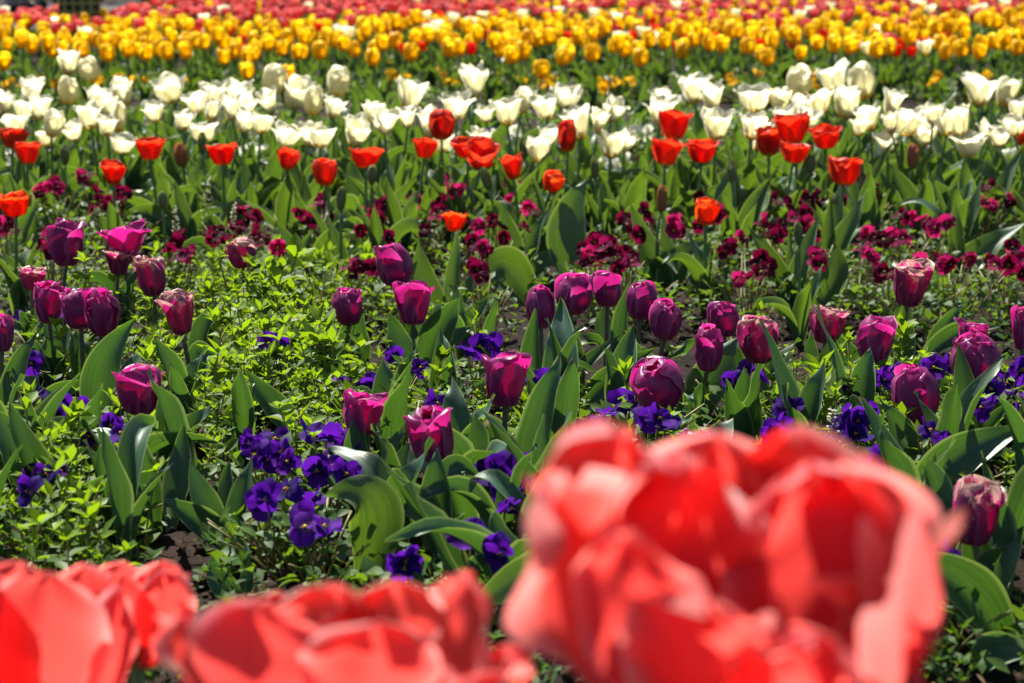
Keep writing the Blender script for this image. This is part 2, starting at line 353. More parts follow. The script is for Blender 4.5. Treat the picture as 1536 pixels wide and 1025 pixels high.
def auto_blade(hd, az, hw, seed, droop=None, nu=7, nv=14):
    """A leaf round a plant of height hd at the origin, leaning out at azimuth az."""
    rg = random.Random(seed)
    L = hd * rg.uniform(.65, 1.05); d = np.array([math.cos(az), math.sin(az), 0.])
    up = np.array([0, 0, 1.]); dr = rg.random() if droop is None else droop
    B = d * .006 + up * -.01
    if dr < .6: T = d * L * rg.uniform(.12, .5) + up * L * rg.uniform(.8, 1.0); C = d * L * rg.uniform(.02, .2) + up * L * .55
    else: T = d * L * rg.uniform(.6, .95) + up * L * rg.uniform(.25, .7); C = d * L * rg.uniform(.1, .25) + up * L * rg.uniform(.8, 1.05)
    ya = rg.uniform(-.4, .4); N = -d * math.cos(ya) + np.array([-d[1], d[0], 0]) * math.sin(ya) + up * .35
    return blade(B, C, T, hw, N, rg.uniform(.45, 1.1), rg.uniform(.1, .34), rg.uniform(-.9, .9), seed, nu, nv, rg.uniform(.35, .5))

# ------------------------------------------------------------------ tulip
def stem_part(root, top, r0, mat, n=9):
    top = np.asarray(top, float); b = np.array([0, 0, -.012])
    C = np.array([top[0] * .25, top[1] * .25, top[2] * .6])
    V, F = tube(bez(b, C, top, n), np.linspace(r0 * 1.1, r0 * .95, n), 7)
    return obj('stem', mesh('stem', V, F, mat), root)
def tulip(name, head, w, h, op, mat, label, cat, group, axis=None, lean=0.02, leaves=3, ruffle=.03, worn=0, hw=(.012, .02), leafmat=None, stemmat=None, nu=9, nv=12, seed=None, width=.62, spread=.1, base=None, pistil=True, stem_r=.0035, blunt=0.0):
    seed = seed or sd_(); rg = random.Random(seed)
    ax = Vector(axis) if axis else Vector((rg.uniform(-.12, .12), rg.uniform(-.12, .12), 1)); ax.normalize()
    bot = Vector(head) - ax * (h / 2)
    if base is None: hh = bot.z - ground_h(bot.y, bot.x); base = (bot.x - ax.x * hh * .5 + rg.uniform(-lean, lean), bot.y - ax.y * hh * .5 + rg.uniform(-lean, lean))
    gz = ground_h(base[1], base[0])
    root = empty(name, (base[0], base[1], gz), label, cat, group)
    lb = np.array([bot.x - base[0], bot.y - base[1], bot.z - gz]); Rm = axis_rot(ax)
    stem_part(root, lb + Rm @ np.array([0, 0, .003]), stem_r, stemmat or M['stem'])
    for P, uv, F in bloom_petals(w, h, op, seed, ruffle, nu, nv, worn, spread, width, blunt):
        obj('petal', mesh('petal', P @ Rm.T + lb, F, mat, uv), root)
    if pistil and op > .3:
        a = Acc(); V, F = tube(np.array([[0, 0, 0], [0, 0, h * .2], [0, 0, h * .38], [0, 0, h * .42]]), [w * .05, w * .06, w * .05, w * .08], 6); a.add(V @ Rm.T + lb, F)
        for k in range(6):
            t = k * 1.047; V, F = tube(np.array([[math.cos(t) * w * .05, math.sin(t) * w * .05, 0], [math.cos(t) * w * .11, math.sin(t) * w * .11, h * .2], [math.cos(t) * w * .14, math.sin(t) * w * .14, h * .36]]), [w * .012, w * .012, w * .03], 4); a.add(V @ Rm.T + lb, F)
        obj('pistil', a.build('pistil', M['pollen']), root)
    if leaves:
        a0 = rg.uniform(0, 6.28)
        for k in range(leaves):
            P, uv, F = auto_blade(max(lb[2], .1) * rg.uniform(.85, 1.15), a0 + k * 6.283 / leaves + rg.uniform(-.5, .5), rg.uniform(*hw), rg.randrange(10**6))
            obj('leaf', mesh('leaf', P, F, leafmat or M['leaf'], uv), root)
    return root

LAND = []          # (px, py, phrase) landmarks the automatic labels lean on

# ---- the purple tulips: px, py, w, h, open, worn, z, label
PURPLE = [
 (99, 363, 56, 72, .08, .3, .25, "upright purple tulip with petals drooping below its cup"),
 (186, 358, 82, 56, .85, .6, .25, "wide open ragged purple tulip with spread petals"),
 (178, 393, 46, 40, .4, .9, .22, "withered purple tulip below the wide open purple one"),
 (228, 413, 52, 64, .05, .8, .23, "purple tulip with torn pale petal above the lime weeds"),
 (269, 470, 62, 64, .35, .8, .22, "bleached purple tulip beside a tall pointed leaf"),
 (362, 379, 48, 46, .1, .9, .22, "small pale topped purple tulip among burgundy pansies"),
 (48, 418, 46, 36, .3, 1, .22, "brown tipped withered purple tulip near the left edge"),
 (73, 453, 52, 64, .25, .6, .22, "purple tulip half hidden by lime weed at the left"),
 (119, 462, 56, 62, .1, .2, .22, "purple tulip tucked behind its glossy neighbour"),
 (154, 467, 60, 74, .1, .1, .22, "glossy purple tulip glowing yellow at its base"),
 (2, 498, 36, 60, .1, .3, .22, "purple tulip cut by the left picture edge"),
 (210, 584, 74, 76, .22, .1, .215, "magenta purple tulip over broad leaf carrying its shadow"),
 (592, 396, 58, 66, .0, .3, .23, "dusky closed purple tulip in front of burgundy pansies"),
 (620, 454, 66, 66, .18, .5, .215, "ruffled purple tulip between two pointed leaves"),
 (522, 459, 46, 58, .05, .5, .215, "narrow purple tulip standing in lime weeds"),
 (810, 460, 44, 66, .0, .0, .235, "slim smooth purple tulip above bare soil"),
 (861, 440, 58, 62, .1, .6, .235, "purple tulip with cream streak beside the slim one"),
 (911, 433, 50, 54, .1, .2, .235, "bright lit purple tulip behind a narrow leaf"),
 (962, 450, 46, 60, .1, .1, .235, "upright purple tulip with bare grey stem"),
 (999, 478, 50, 62, .0, .2, .225, "closed round purple tulip at right end of the group"),
 (757, 568, 72, 84, .22, .7, .22, "big purple tulip with cream scarred top in the middle"),
 (987, 577, 76, 76, .02, .1, .20, "shiny purple tulip leaning left above the coral flower"),
 (542, 620, 80, 68, .35, .3, .20, "open purple tulip with a leaf standing before it"),
 (645, 656, 74, 98, .12, .3, .205, "tall cupped purple tulip on a slanting dark stem"),
 (1086, 478, 48, 54, .05, .3, .215, "small purple tulip behind two others"),
 (1063, 522, 50, 72, .05, .3, .21, "slender purple tulip beside a broad grey leaf"),
 (1138, 508, 62, 74, .08, 1, .215, "purple tulip with large tan scar on its front"),
 (1241, 487, 60, 56, .15, 1, .21, "shrivelled purple tulip behind crossing leaves"),
 (1312, 509, 64, 74, .18, .6, .21, "purple tulip with frayed cream rim on the right"),
 (1365, 425, 64, 70, .22, .8, .255, "tallest right hand purple tulip with cream torn rim"),
 (1460, 502, 52, 42, .3, .3, .21, "purple tulip peeping out behind the leaning one"),
 (1464, 540, 74, 82, .03, .1, .21, "plump closed purple tulip leaning left"),
 (1374, 592, 72, 90, .06, .2, .20, "large oval purple tulip with pale base seam"),
 (1534, 490, 34, 70, .1, .2, .22, "purple tulip cut by the right picture edge"),
 (1464, 768, 74, 102, .2, .8, .20, "purple tulip with split cream edged petals low right"),
 (1048, 668, 60, 50, .3, .5, .17, "purple tulip mostly hidden behind the coral flower"),
]
AX = {9: (.1, -.25, 1), 21: (-.3, -.2, 1), 31: (-.22, -.1, 1), 19: (.05, -.15, 1), 23: (-.18, -.1, 1), 15: (-.05, 0, 1), 16: (.1, 0, 1), 12: (-.12, 0, 1), 34: (.0, -.05, 1)}
PT = []
for i, (px, py, w, h, op, worn, z, lab) in enumerate(PURPLE):
    p, s = at_z(px, py, z)
    hand = {3: 0, 4: 1, 8: 0, 9: 0, 11: 0, 13: 0, 15: 0, 16: 0, 17: 0, 18: 1, 20: 0, 22: 0, 23: 0, 25: 0, 26: 2, 27: 1, 29: 2, 31: 2, 32: 1, 34: 2, 14: 2, 8: 1, 13: 1, 15: 1, 16: 1, 18: 2, 20: 1, 22: 1, 23: 1, 25: 1}.get(i, 3)
    base = None
    if i == 23: b, _ = at_g(700, 838); base = (b.x, b.y)
    PT.append(tulip('purple_tulip', p, w / s * 1.03, h / s * 1.02, op * (.45 if op < .25 else .85), M['purple_worn'] if worn >= .8 else M['purple'], lab, 'tulip', 'purple tulips in the front bed', AX.get(i), .012, hand, .04, worn, (.014, .024), M['leaf_blue'], M['stem_dark'], 11, 14, 300 + i, .66, .05, base, stem_r=.0032, blunt=.45))
    LAND.append((px, py, 'the ' + lab))

# ---- the red tulips
RED = [
 (20, 207, 42, 32, .35, 0, "red tulip at the left edge before the white ones"),
 (42, 229, 40, 34, .3, 0, "rounded red tulip second from the left edge"),
 (170, 259, 38, 38, .4, 0, "red tulip above burgundy pansies on the left"),
 (22, 307, 48, 36, .35, 1, "orange red tulip over the left burgundy pansies"),
 (225, 223, 46, 34, .4, 0, "red tulip under the flat white tulip"),
 (333, 231, 48, 34, .5, 0, "red tulip split by a leaf before it"),
 (432, 238, 40, 34, .5, 0, "red tulip with petals parted by a weed"),
 (488, 258, 36, 42, .15, 0, "red tulip in a tall upright cup"),
 (549, 236, 54, 32, .5, 0, "flattened red tulip behind green leaves"),
 (637, 222, 38, 32, .3, 0, "small red tulip left of the dark red cup"),
 (663, 187, 40, 46, .2, 0, "dark red cup tulip among the white tulips"),
 (700, 222, 50, 30, .7, 0, "overlapped red tulip behind the widest red one"),
 (722, 234, 60, 42, .75, 0, "widest open red tulip in the middle"),
 (768, 250, 36, 40, .3, 0, "red tulip partly behind a pale green bud"),
 (851, 203, 28, 50, .0, 0, "tightly closed narrow red tulip"),
 (830, 272, 32, 32, .3, 1, "tilted small orange tulip among leaves"),
 (681, 332, 40, 32, .6, 1, "ruffled orange tulip above two upright leaves"),
 (1011, 187, 56, 46, .4, 0, "high red tulip stacked above another red one"),
 (1000, 227, 56, 42, .45, 0, "red tulip under the high stacked red one"),
 (1053, 227, 44, 36, .3, 0, "red tulip with bud in front right of the stacked pair"),
 (1060, 318, 38, 40, .35, 1, "orange tulip low among burgundy pansies"),
 (1152, 211, 44, 46, .4, 0, "red tulip at left of the clustered four"),
 (1187, 193, 56, 48, .4, 0, "topmost red tulip of the clustered four"),
 (1192, 229, 46, 32, .5, 0, "lowest red tulip of the clustered four"),
 (1238, 206, 50, 34, .45, 0, "red tulip at right of the clustered four"),
 (1267, 256, 52, 44, .4, 0, "red tulip with a petal shadow on its cup"),
 (1536, 205, 24, 30, .3, 0, "red tulip cut by the right picture edge"),
]
for i, (px, py, w, h, op, ora, lab) in enumerate(RED):
    z = {3: .21, 15: .2, 16: .185, 20: .19, 17: .265, 10: .26, 14: .25, 22: .26}.get(i, .225)
    p, s = at_z(px, py, z)
    tulip('orange_tulip' if ora else 'red_tulip', p, w / s * 1.08, h / s, min(1, op + R.uniform(-.08, .22)), M['orange' if ora else 'red'], lab, 'tulip', 'red tulips before the white bed', (.25, -.2, 1) if i == 15 else ((.1, -.45, 1) if i == 12 else None), .02, 0 if i == 16 else 4, .05 if i in (16, 12) else .03, .3 if i in (16, 12, 21, 6) else 0, (.016, .027), M['leaf'], None, 9, 11, 500 + i, .66, .08)
    LAND.append((px, py, 'the ' + lab))

# ---- green buds on leafy plants
BUDS = [(271, 232, 22, 38, 1, "red streaked bud beside the left red tulips"), (993, 298, 16, 42, 1, "red tipped green bud standing alone on the right"), (1370, 234, 20, 40, 1, "reddish bud under the right white tulips"),
 (785, 222, 14, 34, 0, "slim pale bud left of the closed red tulip"), (512, 298, 15, 38, 0, "tall brownish green bud on a bare stalk"), (729, 268, 16, 36, 0, "green bud tilted left under the widest red tulip"),
 (558, 262, 15, 30, 0, "pale green bud under the flattened red tulip"), (1197, 350, 14, 36, 0, "green bud between two upright leaves"), (1096, 258, 14, 32, 0, "brown green bud left of the clustered red tulips"), (303, 214, 14, 34, 0, "pale green bud by the leaf-split red tulip"),
 (892, 252, 13, 36, 0, "slender grey green bud behind the tall leaves"), (1216, 246, 16, 30, 0, "pale bud behind the red clustered four"), (97, 232, 14, 30, 0, "greenish bud between red tulips at the left"), (244, 300, 14, 28, 0, "squat green bud above the wide open purple tulip")]
for i, (px, py, w, h, r, lab) in enumerate(BUDS):
    p, s = at_z(px, py, .2)
    tulip('tulip_bud', p, w / s, h / s, 0, M['redbud' if r else 'bud'], lab, 'tulip bud', 'unopened tulip buds', (-.25, 0, 1) if i == 5 else None, .015, 3, .01, 0, (.014, .022), M['leaf'], None, 7, 9, 700 + i, .6, .02, stem_r=.003)

# ---- the white tulips
def near_label(px, py, noun, used, extra=()):
    c = sorted(LAND, key=lambda q: (q[0] - px)**2 + (1.5 * (q[1] - py))**2)
    for q in c[:6]:
        dx, dy = px - q[0], py - q[1]
        if abs(dx) > 1.2 * abs(dy): rel = ('just ' if abs(dx) < 45 else '') + ('right of' if dx > 0 else 'left of')
        else: rel = ('close ' if abs(dy) < 45 else '') + ('behind' if dy < 0 else 'in front of')
        for e in ('',) + tuple(extra):
            lab = ' '.join(f"{e} {noun} {rel} {q[2]}".split())
            if len(lab.split()) <= 16 and lab not in used:
                used.add(lab); return lab
    return None
WHITE = [
 (103, 92, 36, 36, .45), (133, 103, 26, 36, .05), (48, 137, 40, 40, .4), (103, 134, 28, 40, .0), (147, 146, 44, 34, .4), (182, 137, 36, 42, .2), (7, 154, 28, 34, .4), (22, 183, 46, 28, .6), (80, 184, 32, 40, .2), (70, 207, 34, 22, .6), (110, 198, 34, 26, .5), (133, 174, 42, 38, .5),
 (255, 134, 54, 40, .5), (295, 152, 42, 36, .55), (230, 167, 34, 32, .4), (317, 164, 26, 32, .3), (322, 136, 46, 34, .6), (360, 142, 44, 40, .5), (403, 152, 36, 34, .6), (412, 118, 32, 42, .0), (444, 140, 48, 44, .4), (470, 150, 26, 42, .05), (508, 121, 30, 42, .0), (370, 162, 32, 36, .4), (305, 196, 56, 30, 1.), (430, 203, 50, 34, .8), (481, 203, 50, 34, .6), (183, 216, 48, 26, 1.), (178, 174, 22, 42, .0), (57, 160, 40, 36, .5), (34, 165, 36, 30, .5), (165, 160, 30, 34, .3), (160, 188, 34, 30, .5), (275, 180, 34, 30, .5), (392, 184, 40, 30, .5),
 (616, 141, 48, 46, .55), (711, 121, 42, 52, .45), (685, 157, 54, 40, .7), (536, 197, 46, 42, .4), (578, 181, 44, 38, .5), (645, 184, 38, 46, .4), (728, 170, 30, 26, .5), (760, 166, 46, 40, .6), (785, 150, 30, 38, .2), (817, 160, 46, 36, .6), (850, 143, 48, 36, .6), (867, 183, 46, 48, .5), (899, 181, 28, 36, .4), (921, 161, 40, 40, .4), (992, 164, 50, 40, .5), (808, 224, 40, 36, .3), (919, 217, 50, 38, .6), (824, 202, 36, 26, .7), (610, 176, 34, 30, .5), (662, 212, 40, 30, .6), (560, 168, 36, 30, .4), (940, 212, 34, 30, .5),
 (1040, 132, 52, 44, .6), (1068, 146, 36, 46, .3), (1132, 148, 62, 38, .8), (1075, 187, 50, 42, .5), (1130, 187, 44, 42, .5), (1199, 120, 36, 46, .1), (1250, 116, 52, 46, .6), (1292, 121, 38, 50, .1), (1270, 153, 42, 44, .25), (1212, 175, 44, 32, .6), (1176, 172, 40, 28, .6), (1360, 181, 52, 42, .5), (1385, 196, 50, 44, .4), (1437, 182, 36, 46, .25), (1420, 186, 36, 32, .4), (1470, 133, 56, 46, .65), (1510, 137, 32, 42, .25), (1336, 184, 26, 32, .4), (1330, 211, 40, 32, .7), (1454, 216, 56, 36, .6), (1526, 164, 30, 36, .5), (1521, 187, 44, 30, .7), (1400, 170, 36, 30, .5), (1500, 205, 40, 28, .6), (1290, 190, 30, 26, .6),
]
for _k in range(14):
    for _t in range(30):
        _x, _y = U(-10, 1546), U(140, 208)
        if all(abs(_x - q[0]) > 17 or abs(_y - q[1]) > 13 for q in WHITE): WHITE.append((_x, _y, U(34, 48), U(30, 42), U(.2, .8))); break
HAND_W = {0: "tall white tulip sticking up into the yellow bed at left", 1: "closed white tulip beside the tallest one on the left", 19: "tall closed white tulip on a long stem left of centre", 22: "tall closed white tulip alone against the dark green strip", 24: "flat wide open white tulip above a leaf", 27: "flat open white tulip beside the left red tulips", 36: "tallest white tulip in the middle with uneven petals",
 35: "open white tulip with yellow base left of the tallest one", 62: "tall white tulip with one petal hanging down", 63: "tall open white tulip in the right hand trio", 64: "tall closed white tulip in the right hand trio", 65: "rounded white tulip below the right hand trio", 59: "wide flat topped white tulip left of the right hand trio", 72: "open white tulip standing high at the far right", 73: "narrow white tulip next to the high open right one", 45: "white tulip with pointed petals before the dark strip", 57: "flared white tulip high on the right of the middle", 14: "white tulip low among the crowded left whites", 12: "large open white tulip on a dark straight stem", 70: "creased white tulip with a browned petal on the right", 50: "white tulip between the slim bud and the closed red"}
usedl = set()
WT = []
for i, (px, py, w, h, op) in enumerate(WHITE):
    z = .26 if py > 130 else .30
    if py > 195: z = .21
    p, s = at_z(px, py, z)
    word = 'closed' if op < .15 else ('half open' if op < .45 else ('open' if op < .75 else 'flat open'))
    lab = HAND_W.get(i) or near_label(px, py, 'white tulip', usedl, (word, 'small' if w < 36 else 'large', 'low', 'pale'))
    usedl.add(lab)
    ax = (R.uniform(-.25, .25), R.uniform(-.3, .1), 1)
    WT.append(tulip('white_tulip', p, w / s * 1.16, h / s * 1.12, min(1, op * 1.15 + .1) if op > .1 else op, M['white'], lab or "white tulip crowded in the drift of white tulips", 'tulip', 'white tulips behind the red ones', ax, .03, 3, .035, .25 if op > .3 else 0, (.016, .028), M['leaf'], None, 9, 11, 900 + i, .52, .2))
    LAND.append((px, py, 'the ' + HAND_W[i])) if i in HAND_W else None

# ---- hand placed leaves of the front bed: owner (purple index or None), base px, ctrl px, tip px, full width px, side turn, depth step
LV = [
 (11, (232, 800), (195, 700), (200, 624), 62, .1, -.03), (11, (262, 800), (275, 720), (276, 636), 52, -.5, .03), (11, (225, 805), (190, 740), (188, 670), 36, .8, 0),
 (22, (540, 760), (522, 690), (540, 612), 50, .2, -.03), (22, (565, 770), (590, 700), (602, 640), 50, -.5, 0),
 (23, (705, 845), (650, 770), (592, 757), 56, .3, -.02), (23, (700, 845), (640, 640), (725, 722), 46, .1, .02), (23, (690, 850), (640, 780), (650, 700), 40, .5, .04), (23, (680, 845), (600, 780), (590, 715), 40, .7, .05),
 (20, (765, 720), (745, 640), (690, 622), 54, .3, -.02), (20, (785, 725), (790, 650), (822, 590), 42, -.4, 0), (20, (780, 730), (800, 640), (835, 620), 34, -.6, .03),
 (15, (868, 590), (845, 520), (848, 452), 40, .3, -.02), (16, (914, 560), (900, 500), (903, 456), 40, .4, .02), (17, (936, 560), (935, 490), (946, 422), 38, -.6, -.02), (16, (872, 620), (900, 570), (988, 520), 40, -.3, -.05), (16, (850, 600), (880, 540), (935, 500), 26, -.5, .03),
 (25, (1050, 640), (1050, 570), (1112, 504), 66, -.2, -.02), (25, (1020, 640), (1000, 600), (1010, 545), 36, .6, .04), (26, (1130, 610), (1150, 560), (1200, 508), 44, -.5, -.02),
 (None, (1000, 640), (960, 600), (1080, 600), 50, -.2, .0),
 (4, (300, 560), (300, 500), (330, 448), 44, -.5, .0), (None, (447, 670), (410, 610), (370, 556), 48, .3, .0), (None, (482, 650), (490, 600), (510, 546), 26, -.6, .0),
 (9, (160, 660), (120, 560), (206, 476), 62, .0, -.02), (8, (112, 575), (80, 520), (70, 464), 44, .4, 0), (9, (180, 620), (190, 540), (228, 520), 34, -.7, .02),
 (None, (10, 660), (10, 570), (54, 498), 40, -.2, .0), (None, (45, 775), (40, 680), (-10, 612), 70, .2, -.02), (None, (55, 690), (45, 620), (66, 572), 28, -.6, .0), (None, (70, 640), (60, 590), (140, 570), 40, 0, .03),
 (13, (632, 580), (650, 500), (690, 446), 56, -.2, -.02), (13, (622, 585), (600, 520), (583, 468), 44, .4, 0), (14, (540, 575), (515, 500), (545, 462), 56, .1, -.03), (13, (650, 560), (680, 500), (710, 490), 30, -.5, .03),
 (32, (1385, 740), (1350, 660), (1320, 596), 58, .3, -.02), (31, (1482, 660), (1440, 600), (1394, 548), 42, .3, -.01), (None, (1372, 790), (1400, 680), (1550, 638), 74, -.2, .0), (None, (1512, 985), (1450, 850), (1354, 838), 84, .2, -.03), (34, (1500, 905), (1500, 830), (1540, 775), 50, -.4, .0), (34, (1498, 900), (1495, 800), (1500, 740), 34, -.8, .03),
 (27, (1290, 585), (1265, 530), (1228, 478), 44, .3, -.01), (27, (1225, 590), (1210, 540), (1215, 495), 30, .6, .01), (29, (1392, 550), (1410, 500), (1444, 455), 34, -.4, .0), (29, (1370, 560), (1440, 480), (1500, 490), 36, -.3, .02), (33, (1455, 640), (1470, 590), (1540, 560), 60, -.2, .02),
 (None, (1470, 1010), (1490, 960), (1560, 985), 60, -.3, -.03), (28, (1330, 640), (1300, 580), (1290, 560), 34, .4, .0), (None, (1290, 760), (1260, 690), (1225, 665), 60, .2, .0),
]
def px_leaf(B, C, T, hw, s, turn, dd, root, mat, seed, org, twist=None):
    v = (Vector((0, 0, CAMH)) - B).normalized()
    sd = Vector((1, 0, 0)) * math.sin(turn * 1.2) + v * math.cos(turn * 1.2)
    N = np.array(sd) + np.array([0, 0, .25])
    rg = random.Random(seed)
    P, uv, F = blade(np.array(B - org), np.array(C - org), np.array(T - org), hw, N, rg.uniform(.4, .85), rg.uniform(.12, .30), rg.uniform(-.5, .5) if twist is None else twist, seed, 9, 20, rg.uniform(.4, .5))
    return obj('leaf', mesh('leaf', P, F, mat, uv), root)
loose = {}
def place_leaf(owner_root, b, c, t, wpx, turn, dd, seed, mat):
    B, s = at_g(b[0], b[1], -.008); dep = FPX / s
    C, _ = at_d(c[0], c[1], dep + dd * .6); T, s2 = at_d(t[0], t[1], dep + dd)
    org = owner_root.location if owner_root else Vector((B.x, B.y, ground_h(B.y, B.x)))
    return B, C, T, wpx / 2 / s
LONE = {20: "low arching leaves beside the slender purple tulip", 22: "long blue green tulip leaf rising from lime weeds", 23: "narrow upright tulip leaf right of the long one", 27: "pale upright tulip leaf near the left edge", 28: "broad dark tulip leaf at the left edge", 29: "short narrow tulip leaf by the violet pansies at left", 30: "leaf arching over the leftmost violet pansies",
        37: "great broad leaf sweeping up to the right edge", 38: "large glossy leaf reaching left at the lower right", 46: "bright leaf in the bottom right corner", 48: "shaded leaf behind the coral flower on the right"}
for k, (ow, b, c, t, wpx, turn, dd) in enumerate(LV):
    B, C, T, hw = place_leaf(PT[ow] if ow is not None else None, b, c, t, wpx, turn, dd, k, None)
    if ow is not None: root = PT[ow]
    else: root = empty('tulip_plant', (B.x, B.y, ground_h(B.y, B.x)), LONE[k], 'tulip plant', 'flowerless tulip plants in the front bed')
    px_leaf(B, C, T, hw, 1, turn, dd, root, M['leaf_blue'], 40 + k, root.location)
# ---- leaf-only plants: label, base px, [leaves (ctrl, tip, width, turn, depth step)], material
PLANTS = [
 ("fan of broad leaves left of the violet pansy clump", (352, 838), [((300, 760), (284, 690), 46, .3, 0), ((360, 750), (380, 680), 40, -.4, .02), ((300, 780), (246, 748), 50, .3, -.02), ((330, 740), (345, 690), 30, .1, .04)], 'leaf_blue'),
 ("single broad hooded leaf on a stalk below the violet pansies", (543, 884), [((600, 700), (484, 744), 88, .1, -.02)], 'leaf'),
 ("curled pale leaf with a brown tip above the coral flowers", (368, 916), [((320, 880), (318, 832), 44, .2, 0), ((385, 870), (366, 814), 30, -.5, .02), ((400, 890), (398, 872), 26, -.3, 0)], 'leaf_blue'),
 ("wide arching leaf between the coral flowers", (906, 1000), [((850, 770), (690, 935), 92, .1, -.03), ((880, 800), (760, 850), 60, .0, .05)], 'leaf'),
 ("two upright leaves under the ruffled orange tulip", (668, 500), [((630, 450), (628, 360), 52, .2, 0), ((682, 430), (686, 345), 28, -.2, 0), ((700, 450), (718, 400), 36, -.4, .03)], 'leaf'),
 ("rolled over leaf at the edge of the bare soil", (806, 468), [((750, 340), (722, 448), 60, .0, -.02), ((760, 420), (735, 420), 36, .1, .03)], 'leaf'),
 ("pair of upright leaves before the burgundy pansies", (786, 432), [((762, 380), (752, 300), 42, .2, 0), ((792, 370), (826, 306), 34, -.4, 0), ((815, 400), (830, 370), 40, -.3, .02)], 'leaf'),
 ("tall broad wavy leaf in the middle of the burgundy pansies", (862, 430), [((830, 340), (882, 266), 64, .0, 0), ((880, 380), (905, 330), 30, -.6, .03)], 'leaf'),
 ("slanting leaves right of the dark burgundy clump", (1004, 458), [((980, 390), (944, 306), 40, .3, 0), ((1010, 390), (1068, 354), 56, -.3, 0), ((1000, 380), (994, 318), 26, .4, .02)], 'leaf'),
 ("spreading star of leaves at the front of the burgundy bed", (1186, 492), [((1170, 410), (1122, 338), 40, .3, 0), ((1196, 400), (1234, 316), 34, -.3, 0), ((1280, 430), (1250, 360), 50, -.1, .01), ((1170, 460), (1164, 418), 24, .4, -.02), ((1186, 440), (1184, 335), 18, .1, .02)], 'leaf'),
 ("leaning leaves under the red tulip with petal shadow", (1236, 440), [((1260, 370), (1302, 282), 36, -.3, 0), ((1240, 380), (1246, 290), 28, .1, 0)], 'leaf'),
 ("short folded leaves by the low orange tulip", (1092, 448), [((1060, 420), (1096, 398), 44, .2, 0), ((1030, 420), (1066, 360), 50, -.1, .03)], 'leaf'),
 ("narrow upright leaf with arching partner at the right", (1432, 432), [((1430, 370), (1434, 298), 28, .3, 0), ((1450, 380), (1544, 332), 46, -.2, 0), ((1480, 400), (1540, 370), 34, -.3, .02)], 'leaf'),
 ("very broad upright leaf before the right white tulips", (1432, 330), [((1400, 280), (1428, 220), 56, .0, 0), ((1450, 290), (1468, 250), 30, -.5, 0)], 'leaf'),
 ("twisted leaves behind the dusky closed purple tulip", (462, 440), [((480, 390), (514, 328), 44, -.3, 0), ((440, 380), (416, 332), 36, .1, 0), ((440, 390), (470, 345), 30, 0, .03)], 'leaf'),
 ("leaves curling at the left edge below the orange tulip", (30, 402), [((20, 360), (60, 300), 34, -.3, 0), ((0, 380), (8, 372), 40, .3, 0), ((60, 370), (52, 320), 30, -.6, 0)], 'leaf'),
 ("arched leaves right of the wide open purple tulip", (285, 388), [((240, 300), (185, 322), 36, .1, 0), ((300, 320), (342, 316), 40, -.1, .02), ((280, 340), (262, 270), 30, .3, 0)], 'leaf'),
 ("tall leaf pair beside the red tulip split by a leaf", (345, 300), [((335, 240), (347, 185), 34, .0, 0), ((370, 250), (392, 215), 26, -.4, 0)], 'leaf'),
 ("pointed leaf rising left of the small red tulip", (605, 290), [((600, 240), (588, 192), 30, .3, 0), ((625, 250), (640, 225), 26, -.4, .02)], 'leaf'),
 ("leaning leaf pair beside the purple tulip torn rim", (1420, 470), [((1380, 420), (1470, 420), 46, 0, .05), ((1410, 420), (1462, 470), 34, 0, 0)], 'leaf'),
]
for k, (lab, b, ls, mt) in enumerate(PLANTS):
    B, s = at_g(b[0], b[1], -.008)
    root = empty('tulip_plant', (B.x, B.y, ground_h(B.y, B.x)), lab, 'tulip plant', 'flowerless tulip plants')
    for q, (c, t, wpx, turn, dd) in enumerate(ls):
        _, C, T, hw = place_leaf(root, b, c, t, wpx, turn, dd, 0, None)
        o = px_leaf(B, C, T, hw, 1, turn, dd, root, M['leaf_dry'] if (k == 2 and q == 2) else M[mt], 400 + k * 10 + q, root.location, 0.2)
        if k == 2 and q == 2: o['label'] = "withered brown leaf tip"
    LAND.append((b[0], b[1] - 90, 'the ' + lab))
# ---- scattered flowerless plants between the red tulips and the pansies
nsc = 0; KP = []
taken = [to_px(o.location) for o in bpy.data.objects if o.type == 'EMPTY']
for tries in range(3000):
    if nsc >= 165: break
    px, py = U(-40, 1576), U(262, 452) if nsc < 120 else U(190, 275)
    if any(abs(px - a) < 17 and abs(py - b) < 9 for a, b in taken): continue
    if py > 415 and R.random() < .75: continue
    if px < 560 and py > 385: continue
    if py > 340 and R.random() < .45: continue
    taken.append((px, py)); p, s = at_g(px, py)
    lab = near_label(px, py - 60, 'leafy tulip plant without flowers', usedl, ('small', 'low'))
    root = empty('tulip_plant', p, lab or "leafy flowerless tulip plant crowded among red tulips and burgundy pansies", 'tulip plant', 'flowerless tulip plants')
    a0 = U(0, 6.28)
    for q in range(R.choice([3, 3, 4])):
        P, uv, F = auto_blade(U(.17, .27), a0 + q * 1.9 + U(-.4, .4), U(.017, .031), sd_(), R.random() * .68)
        obj('leaf', mesh('leaf', P, F, M['leaf'], uv), root)
    nsc += 1

